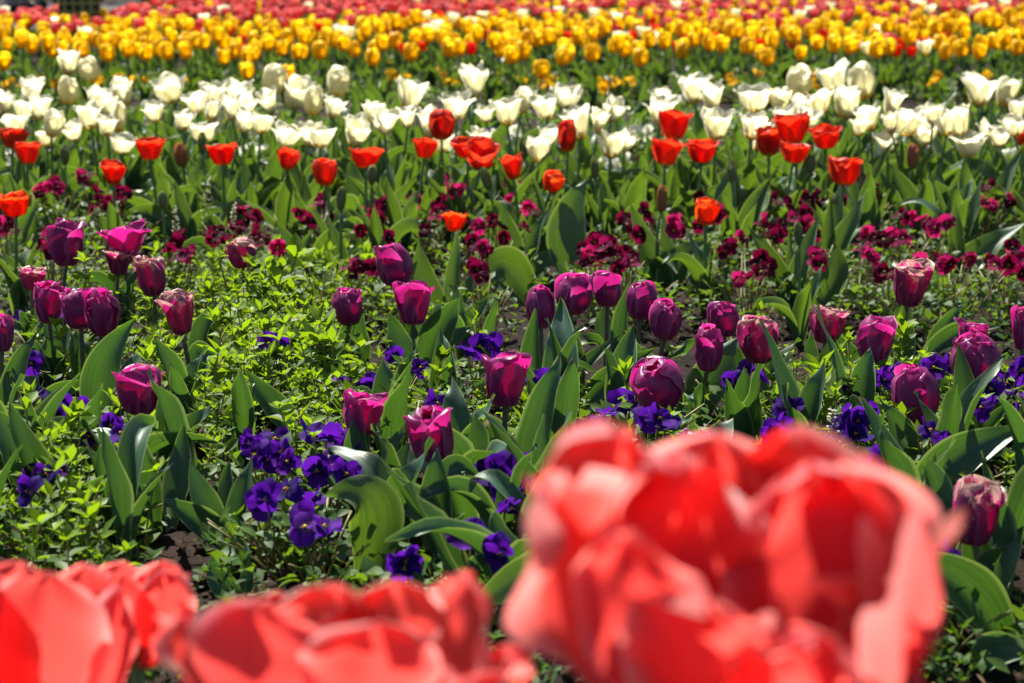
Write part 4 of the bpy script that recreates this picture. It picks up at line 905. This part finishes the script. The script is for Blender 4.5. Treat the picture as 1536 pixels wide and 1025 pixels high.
for k, x, y in stuff:
    one = R.choice(FS[k])[3]; n = len(one.vertices)
    V = np.zeros(n * 3, dtype=np.float32); one.vertices.foreach_get('co', V); V = V.reshape(-1, 3)
    p, s = at_z(x, y, .225); th = U(0, 6.28); c, s_ = math.cos(th), math.sin(th)
    V = V @ np.array([[c, -s_, 0], [s_, c, 0], [0, 0, 1]]).T + np.array([p.x, p.y, 0])
    uvb = np.zeros(len(one.loops) * 2, dtype=np.float32); one.uv_layers[0].data.foreach_get('uv', uvb)
    li = np.zeros(len(one.loops), dtype=np.int32); one.loops.foreach_get('vertex_index', li)
    uvv = np.zeros((n, 2)); uvv[li] = uvb.reshape(-1, 2)
    for po in one.polygons:
        Fs.append(tuple(q + off for q in po.vertices)); Ms.append(base_i[k] if po.material_index == 0 else po.material_index + 3)
    Vs.append(V); Us.append(uvv); off += n
if Vs:
    o = obj('distant_tulips', mesh('distant_tulips', np.concatenate(Vs), Fs, mats, np.concatenate(Us), Ms))
    tag(o, "blurred mass of pink and yellow tulips filling the far edge", 'tulips', None, 'stuff')
print('counts', cnt, len(stuff), 'cells', len(cells))

# ------------------------------------------------------------------ ground and weeds
def gnoise(x, y):
    return (np.sin(x * 31 + 1.3 * np.sin(y * 23)) * np.sin(y * 37 + np.sin(x * 19)) * .5 + np.sin(x * 83 + y * 41) * np.sin(y * 97 - x * 29) * .3 + np.sin(x * 190 + 2 * np.sin(y * 150)) * np.sin(y * 210) * .18)
gx = np.concatenate([[-900, -200, -60, -20, -8, -4], np.arange(-2.2, 2.21, .022), [4, 8, 20, 60, 200, 900]])
gy = np.concatenate([[-300, -40, -8, -2, 0, 1.0], np.arange(1.4, 5.0, .022), np.arange(5.0, 9, .12), [10, 12, 16, 20, 40, 120, 400, 1400]])
GX, GY = np.meshgrid(gx, gy)
fade = np.clip((2.4 - np.abs(GX)) / .3, 0, 1) * np.clip((5.2 - GY) / .4, 0, 1) * np.clip((GY - 1.2) / .3, 0, 1)
GZ = gnoise(GX, GY) * .011 * fade + NR.normal(0, .0022, GX.shape) * fade - .004 + np.vectorize(ground_h)(GY, GX)
k = NT('garden_soil'); tc = k.n('ShaderNodeTexCoord')
n1 = k.noise(tc.outputs['Object'], 9, 6, .65); n2 = k.noise(tc.outputs['Object'], 120, 5, .7)
c = k.mix(k.step(n1, .35, .7), (.007, .004, .0025), (.024, .012, .007)); c = k.mix(k.math('MULTIPLY', k.step(n2, .5, .75), .6), c, (.05, .028, .017))
soil = k.finish(c, None, 0, .95, .15, n2, .8, .01)
g = obj('ground', mesh('ground', np.stack([GX, GY, GZ], -1).reshape(-1, 3), grid_faces(len(gx), len(gy)), soil)); tag(g, None, None, None, 'structure')

def sprig(seed, nodes, leaf, spread):
    """stem with opposite leaf pairs and a tip rosette; unit height"""
    rg = random.Random(seed); V, F, Uv, A, Mi = [], [], [], [], []; n0 = 0
    bx, by = rg.uniform(-spread, spread), rg.uniform(-spread, spread)
    pts = bez((0, 0, -.05), (bx * .3, by * .3, .5), (bx, by, 1.0), nodes + 2)
    tv, tf = tube(pts, [.012] * len(pts), 3)
    V.append(tv); F += [tuple(f) for f in tf if len(f) == 4]; Uv.append(np.zeros((len(tv), 2))); A.append(np.full(len(tv), .5)); Mi += [1] * sum(len(f) == 4 for f in tf); n0 = len(tv)
    def put(c, az, pitch, L, a):
        nonlocal n0
        lv, lf, lu = leaf_quad(L, L * rg.uniform(.19, .30), L * rg.uniform(0, .16), L * rg.uniform(-.1, .3))
        lv = rot_leaf(lv, az, pitch, rg.uniform(-.4, .4)) + c
        V.append(lv); F.extend(tuple(q + n0 for q in f) for f in lf); Uv.append(lu); A.append(np.full(8, a)); Mi.extend([0] * len(lf)); n0 += 8
    az = rg.uniform(0, 6.28)
    for i in range(1, nodes + 1):
        az += 1.57 + rg.uniform(-.3, .3)
        for d in (0, math.pi): put(pts[i], az + d + rg.uniform(-.3, .3), rg.uniform(.1, 1.1), leaf * rg.uniform(.6, 1.15), rg.uniform(0, .6))
    for q in range(rg.choice([4, 5, 6])): put(pts[-1], q * 1.2 + rg.uniform(-.3, .3), rg.uniform(.3, 1.2), leaf * rg.uniform(.5, .85), rg.uniform(.5, 1))
    return np.concatenate(V), F, np.concatenate(Uv), np.concatenate(A), Mi
def carpet(name, label, cat, places, protos, mats):
    Vs, Fs, Us, As, Ms = [], [], [], [], []; off = 0
    for (x, y, z, h, hv) in places:
        V, F, Uv, A_, Mi = R.choice(protos); th = U(0, 6.28); c, s = math.cos(th), math.sin(th)
        sc = np.array([h * hv, h * hv, h])
        Vs.append((V @ np.array([[c, -s, 0], [s, c, 0], [0, 0, 1]]).T) * sc + np.array([x, y, z])); Fs.extend(tuple(q + off for q in f) for f in F)
        Us.append(Uv); As.append(np.clip(A_ + U(-.25, .25) + .45 * math.sin(x * 19 + 2 * math.sin(y * 13)) * math.sin(y * 21 + x * 7) - .1, 0, 1)); Ms += Mi; off += len(V)
    o = obj(name, mesh(name, np.concatenate(Vs), Fs, mats, np.concatenate(Us), Ms, np.concatenate(As)))
    return tag(o, label, cat, None, 'stuff')
TALL = [sprig(40 + k, 4, .30, .35) for k in range(9)] + [sprig(60 + k, 3, .44, .3) for k in range(4)] + [sprig(70 + k, 6, .17, .5) for k in range(5)]
LOWP = [sprig(80 + k, 3, .42, .5) for k in range(10)]
KEEP = []
for ow, b, c, t, wpx, turn, dd in LV: KEEP.append((b, c, t, wpx))
for lab, b, ls, mt in PLANTS:
    for (c, t, wpx, turn, dd) in ls: KEEP.append((b, c, t, wpx))
def covers(px, py):
    if any(abs(px - a) < 26 and -75 < py - b < 40 for a, b in KP): return True
    for b, c, t, w in KEEP:
        for f in (0, .2, .4, .6):
            x = (1 - f)**2 * b[0] + 2 * f * (1 - f) * c[0] + f * f * t[0]; y = (1 - f)**2 * b[1] + 2 * f * (1 - f) * c[1] + f * f * t[1]
            if abs(px - x) < w * .55 and -25 < py - y < 75 and py < b[1] + 45: return True
    return False
def bump(px, py, cx, cy, rx, ry): return math.exp(-((px - cx) / rx)**2 - ((py - cy) / ry)**2)
def lime_density(px, py):
    d = 1.1 * bump(px, py, 400, 510, 150, 100) + .95 * bump(px, py, 440, 440, 110, 40) + .6 * bump(px, py, 330, 600, 110, 70) + .55 * bump(px, py, 70, 690, 90, 100) + .4 * bump(px, py, 100, 780, 120, 60)
    d += .75 * bump(px, py, 620, 590, 110, 45) + .5 * bump(px, py, 860, 625, 90, 40) + .7 * bump(px, py, 1280, 600, 130, 60) + .5 * bump(px, py, 1460, 600, 90, 50) + .35 * bump(px, py, 200, 430, 140, 40) + .3 * bump(px, py, 730, 660, 50, 60) + .35 * bump(px, py, 1170, 560, 60, 40) + .35 * bump(px, py, 1400, 720, 60, 60)
    d *= 1 - .9 * bump(px, py, 270, 730, 80, 110)
    return d * (.55 + .45 * math.sin(px * .045 + 1.3 * math.sin(py * .05)) * math.sin(py * .06 + px * .02))
places = []
while len(places) < 1050:
    px, py = U(-60, 1596), U(390, 860)
    if R.random() > lime_density(px, py) or (R.random() < .8 and covers(px, py)): continue
    p, s = at_g(px, py, .05); h = U(.045, .085) * (1.2 if py < 480 else 1.0) * (1 + .35 * math.sin(p.x * 23 + 2 * math.sin(p.y * 17)) * math.sin(p.y * 29))
    places.append((p.x, p.y, ground_h(p.y, p.x) - .004, h, U(.75, 1.1)))
carpet('chickweed', "lime green chickweed carpet between the purple tulips", 'weeds', places, TALL, [M['weed'], M['weed_stem']])
places = []
while len(places) < 750:
    px, py = U(-60, 1596), U(250, 1060)
    a = .2
    if py > 560: a = .12 + .3 * (px < 220 and py < 850)
    if 250 < py < 430: a = .45
    if 430 < py < 580 and 690 < px: a = .05 if px < 1080 else .12
    if py > 760: a = .4
    if R.random() > a or (R.random() < .85 and covers(px, py)): continue
    p, s = at_g(px, py, .01)
    places.append((p.x, p.y, ground_h(p.y, p.x) - .003, U(.018, .05), U(.8, 1.3)))
carpet('low_weeds', "dark low weeds covering the soil of the beds", 'weeds', places, LOWP, [M['weed_dark'], M['weed_stem']])
places = []
while len(places) < 1500:
    px, py = U(-60, 1596), U(128, 270)
    p, s = at_z(px, py, .02)
    if 148 < py < 176 and R.random() < .7: continue
    places.append((p.x, p.y, -.003, U(.04, .09), U(.8, 1.3)))
carpet('bedding_greenery', "soft green undergrowth beneath the white tulips", 'undergrowth', places, LOWP, [M['foliage'], M['weed_stem']])

k = NT('mulch'); at = k.n('ShaderNodeAttribute'); at.attribute_name = 'rnd'
mul = k.finish(k.mix(at.outputs['Fac'], (.015, .009, .006), (.13, .085, .045)), None, 0, .9, .15)
a = Acc(); rg = random.Random(8)
for q in range(2600):
    px, py = rg.uniform(-60, 1596), rg.uniform(455, 1060)
    p, s = at_g(px, py); gz = ground_h(p.y, p.x) + float(gnoise(p.x, p.y)) * .011
    if q % 3:
        L = rg.uniform(.004, .016); V, F, uv = leaf_quad(L, L * rg.uniform(.1, .4), L * rg.uniform(-.1, .25), L * rg.uniform(-.2, .3)); V = rot_leaf(V, rg.uniform(0, 6.28), rg.uniform(-.4, .5), rg.uniform(-.7, .7))
        a.add(V + np.array([p.x, p.y, gz + .002]), F, uv, 0, rg.random()**2)
    else:
        r = rg.uniform(.003, .010); V, F = tube(np.array([[0, 0, -r * .5], [0, 0, r * .1], [0, 0, r * .6], [0, 0, r * .85]]), [r * .8, r, r * .7, r * .25], 6); V = V * np.array([[rg.uniform(.8, 1.2)] * 3]) + np.random.default_rng(q).normal(0, r * .12, V.shape)
        a.add(V + np.array([p.x, p.y, gz]), F, None, 0, rg.random() * .25)
tag(obj('soil_litter', a.build('soil_litter', mul)), "crumbs of soil and dry leaf bits strewn on the bed", 'soil litter', None, 'stuff')

# ---- flowering weed stalks
def weed_stalk(px, py, tpx, tpy, label, wt):
    b, s = at_g(px, py); t, _ = at_d(tpx, tpy, FPX / s); root = empty('flowering_weed', tuple(b), label, 'weed', 'flowering weed stalks')
    T = np.array(t - b); P = bez((0, 0, -.01), (T[0] * .2, T[1] * .2, T[2] * .6), T, 12); V, F = tube(P, np.linspace(.0014, .0008, 12), 5); obj('stalk', mesh('stalk', V, F, M['weed_stem']), root)
    rg = random.Random(int(px)); a = Acc(); l = Acc()
    for k in range(26):
        f = rg.uniform(.6, 1.0); c = np.array([np.interp(f, np.linspace(0, 1, 12), P[:, q]) for q in range(3)]); az = rg.uniform(0, 6.28); r = .012 * (1.25 - f)
        e = c + np.array([math.cos(az) * r, math.sin(az) * r, .004]); V, F = tube(np.array([c, e]), [.0004, .0004], 3); l.add(V, F, None, 1)
        V, F, uv = leaf_quad(.0035, .0018, .0005, .0); a.add(rot_leaf(V, az, .6) + e, F, uv)
        if f > .9:
            for q in range(4): V, F, uv = leaf_quad(.003, .0012, 0, 0); a.add(rot_leaf(V, az + q * 1.57, .5) + e, F, uv)
    for k in range(5):
        f = .1 + .1 * k; c = np.array([np.interp(f, np.linspace(0, 1, 12), P[:, q]) for q in range(3)]); V, F, uv = leaf_quad(.018, .004, .001, .004); l.add(rot_leaf(V, k * 2.2, .5) + c, F, uv, 0, .5)
    obj('floret', a.build('floret', M[wt]), root); obj('foliage', l.build('foliage', [M['foliage'], M['weed_stem']]), root)
weed_stalk(300, 440, 316, 266, "tall thin weed stalk with tiny white florets", 'white_pansy')
weed_stalk(268, 430, 262, 312, "short white flowered weed left of the tall stalk", 'white_pansy')
weed_stalk(1248, 760, 1248, 620, "pale flowered weed head above the coral flower", 'white_pansy')
weed_stalk(345, 420, 352, 308, "leaning white flowered weed right of the tall stalk", 'white_pansy')

# ------------------------------------------------------------------ path, added hedge and people at the far left
k = NT('dark_paving'); tc = k.n('ShaderNodeTexCoord'); n1 = k.noise(tc.outputs['Object'], 60, 5, .7)
pv = k.finish(k.mix(n1, (.03, .03, .032), (.07, .068, .065)), None, 0, .9, .2, n1, .5, .005)
V = np.array([[-14, 13.4, .004], [-3.0, 13.4, .004], [-3.6, 19.5, .004], [-14, 19.5, .004]]); tag(obj('path', mesh('path', V, [(0, 1, 2, 3)], pv)), None, None, None, 'structure')
def hedge_crown(x0, x1, y0, y1, h):
    a = Acc(); rg = random.Random(3)
    for kx in range(5200):
        f = rg.random(); x, y, z = rg.uniform(x0, x1), rg.uniform(y0, y1), rg.uniform(.02, h)
        q = rg.random()
        if q < .62: y = y0 + abs(rg.gauss(0, .05))
        elif q < .85: z = h - abs(rg.gauss(0, .05))
        elif q < .95: x = x1 - abs(rg.gauss(0, .05))
        L = rg.uniform(.05, .10); V, F, uv = leaf_quad(L, L * .33, L * .06, L * .15)
        a.add(rot_leaf(V, rg.uniform(0, 6.28), rg.uniform(-.6, 1.2), rg.uniform(-.8, .8)) + np.array([x, y, z + .05 * math.sin(x * 3)]), F, uv, 0, rg.random())
    return a.build('crown', M['hedge'])
hg = empty('hedge', (-7, 20.3, 0), "hedge added to fill the dark shade beyond the path at the far left", 'hedge')  # hedge is added: it stands in for the shaded background and shades the path
o = obj('crown', hedge_crown(-7, 3.45, -.5, .5, 1.3), hg)
a = Acc()
for i in range(24):
    x = -6.8 + i * .44; V, F = tube(bez((x, 0, -.02), (x + U(-.1, .1), 0, .5), (x + U(-.2, .2), U(-.2, .2), 1.1), 6), [.03, .028, .024, .02, .015, .01], 6); a.add(V, F)
obj('trunk', a.build('trunk', M['bark']), hg)

def plaid():
    k = NT('plaid_cloth'); tc = k.n('ShaderNodeTexCoord'); sep = k.n('ShaderNodeSeparateXYZ'); k.l(tc.outputs['Object'], sep.inputs[0])
    def band(sock, fr): return k.step(k.math('ABSOLUTE', k.math('SINE', k.math('MULTIPLY', sock, fr))), .90, .97)
    bx, bz = band(sep.outputs[0], 62), band(sep.outputs[2], 62)
    wx, wz = k.step(k.math('SINE', k.math('MULTIPLY', sep.outputs[0], 31)), -.2, .2), k.step(k.math('SINE', k.math('MULTIPLY', sep.outputs[2], 31)), -.2, .2)
    c = k.mix(k.math('MULTIPLY', wx, wz), (.016, .024, .016), (.05, .075, .03)); c = k.mix(k.math('MAXIMUM', bx, bz), c, (.30, .28, .09))
    return k.finish(c, None, 0, .9, .1)
M['plaid'] = plaid()
M['skin'] = plain_mat('skin', (.42, .24, .16), (.48, .28, .19), 30, .5); M['grey_cloth'] = plain_mat('grey_cloth', (.30, .30, .34), (.36, .36, .40), 50, .9); M['black_cloth'] = plain_mat('black_cloth', (.012, .012, .014), (.02, .02, .024), 50, .9); M['hair'] = plain_mat('dark_hair', (.012, .009, .007), (.03, .02, .014), 80, .5)
M['shoe'] = plain_mat('dark_shoe', (.015, .012, .012), (.03, .025, .022), 30, .5)
def skinned(name, verts, edges, radii, mat, parent, sub=2):
    me = bpy.data.meshes.new(name); me.from_pydata(verts, edges, []); o = obj(name, me, parent)
    sk = o.modifiers.new('skin', 'SKIN'); sk.use_smooth_shade = True
    for i, r in enumerate(radii): me.skin_vertices[0].data[i].radius = (r, r) if isinstance(r, float) else r
    for i in range(len(verts)): me.skin_vertices[0].data[i].use_root = (i == 0)
    s = o.modifiers.new('sub', 'SUBSURF'); s.levels = s.render_levels = sub
    me.materials.append(mat); return o
def person(label, px, dep, H, coat, trousers, long_coat, rz):
    p, s = at_d(px, 100, dep); root = empty('person', (p.x, p.y, .004), label, 'person', None, rz); k = H / 1.7
    v = [(0, 0, .92), (0, 0, 1.12), (0, 0, 1.36), (0, -.01, 1.48), (0, -.02, 1.56), (0, -.02, 1.66), (.09, 0, .86), (.1, .01, .48), (.1, .02, .09), (.1, -.12, .04), (-.09, 0, .86), (-.1, .01, .48), (-.1, .02, .09), (-.1, -.12, .04), (.17, 0, 1.38), (.21, .02, 1.1), (.22, -.03, .86), (.22, -.05, .78), (-.17, 0, 1.38), (-.21, .02, 1.1), (-.22, -.03, .86), (-.22, -.05, .78)]
    e = [(0, 1), (1, 2), (2, 3), (3, 4), (4, 5), (0, 6), (6, 7), (7, 8), (8, 9), (0, 10), (10, 11), (11, 12), (12, 13), (2, 14), (14, 15), (15, 16), (16, 17), (2, 18), (18, 19), (19, 20), (20, 21)]
    r = [.14, .12, .13, .05, .075, .085, .085, .058, .04, .035, .085, .058, .04, .035, .05, .042, .032, .03, .05, .042, .032, .03]
    for sx, b in ((1, 17), (-1, 21)):           # four fingers and a thumb on each hand
        for f in range(4):
            n = len(v); bx = v[b]; v += [(bx[0] + sx * .0, bx[1] - .028 + f * .018, bx[2] - .05), (bx[0] - sx * .01, bx[1] - .03 + f * .018, bx[2] - .09 - .008 * (f in (1, 2)))]; e += [(b, n), (n, n + 1)]; r += [.009, .007]
        n = len(v); v += [(v[b][0] - sx * .01, v[b][1] - .045, v[b][2] - .02), (v[b][0] - sx * .015, v[b][1] - .055, v[b][2] - .05)]; e += [(b, n), (n, n + 1)]; r += [.01, .008]
    sc = lambda L: [tuple(c * k for c in q) for q in L]
    skinned('body', sc(v), e, [q * k for q in r], M['skin'], root)
    # face: nose and ears in one mesh with eyes as small dark sub-shapes
    a = Acc()
    for (x, y, z, rr) in ((.03, -.098, 1.63, .012), (-.03, -.098, 1.63, .012)):
        V, F = tube(np.array([[x, y, z], [x, y - .006, z]]) * k, [rr * k, rr * .7 * k], 8); a.add(V, F)
    obj('eyes', a.build('eyes', M['hair']), root)
    V, F = tube(np.array([[0, -.1, 1.625], [0, -.125, 1.595], [0, -.105, 1.585]]) * k, [.008 * k, .016 * k, .01 * k], 8); obj('nose', mesh('nose', V, F, M['skin']), root)
    V, F = tube(np.array([[0, .02, 1.60], [0, .015, 1.68], [0, .0, 1.74], [0, -.01, 1.765]]) * k, [.10 * k, .112 * k, .09 * k, .03 * k], 14); obj('hair', mesh('hair', V, F, M['hair']), root)
    hem = .30 if long_coat else .78
    zs = np.array([hem, .6 if long_coat else .82, .9, 1.1, 1.3, 1.42, 1.47]) * k; rs = np.array([.235 if long_coat else .17, .215 if long_coat else .165, .17, .155, .175, .13, .065]) * k
    nt_, V = 28, []
    for z, r_ in zip(zs, rs):
        for q in range(nt_):
            t = q * 6.2832 / nt_; fold = 1 + .05 * math.sin(t * 7 + z * 3) * (1.3 * k - z) / k
            V.append((r_ * fold * math.cos(t) * 1.08, r_ * fold * math.sin(t) * .82, z))
    F = [(i * nt_ + q, i * nt_ + (q + 1) % nt_, (i + 1) * nt_ + (q + 1) % nt_, (i + 1) * nt_ + q) for i in range(len(zs) - 1) for q in range(nt_)]
    obj('coat', mesh('coat', V, F, coat), root)
    for sx in (1, -1):
        V, F = tube(np.array([(sx * .15, 0, 1.40), (sx * .185, 0, 1.34), (sx * .215, .02, 1.1), (sx * .222, -.03, .88)]) * k, np.array([.06, .066, .058, .046]) * k, 12); obj('sleeve', mesh('sleeve', V, F, coat), root)
        V, F = tube(np.array([(sx * .075, 0, .95), (sx * .09, 0, .80), (sx * .1, .01, .48), (sx * .1, .02, .06)]) * k, np.array([.1, .1, .075, .065]) * k, 12); obj('trouser_leg', mesh('trouser_leg', V, F, trousers), root)
        V, F = tube(np.array([(sx * .1, .06, .035), (sx * .1, 0, .045), (sx * .1, -.1, .04), (sx * .1, -.17, .025)]) * k, np.array([.035, .048, .042, .02]) * k, 10); obj('shoe', mesh('shoe', V, F, M['shoe']), root)
    return root
person("small person in a long dark green and yellow plaid coat among the flowers", PERSON_X, PERSON_D, .88, M['plaid'], M['black_cloth'], True, .15)
person("person in pale grey trousers standing on the path at far left", 33, 17.6, 1.68, M['black_cloth'], M['grey_cloth'], False, 1.4)
person("person dressed all in black standing on the path near the hedge", 78, 18.4, 1.7, M['black_cloth'], M['black_cloth'], True, .6)
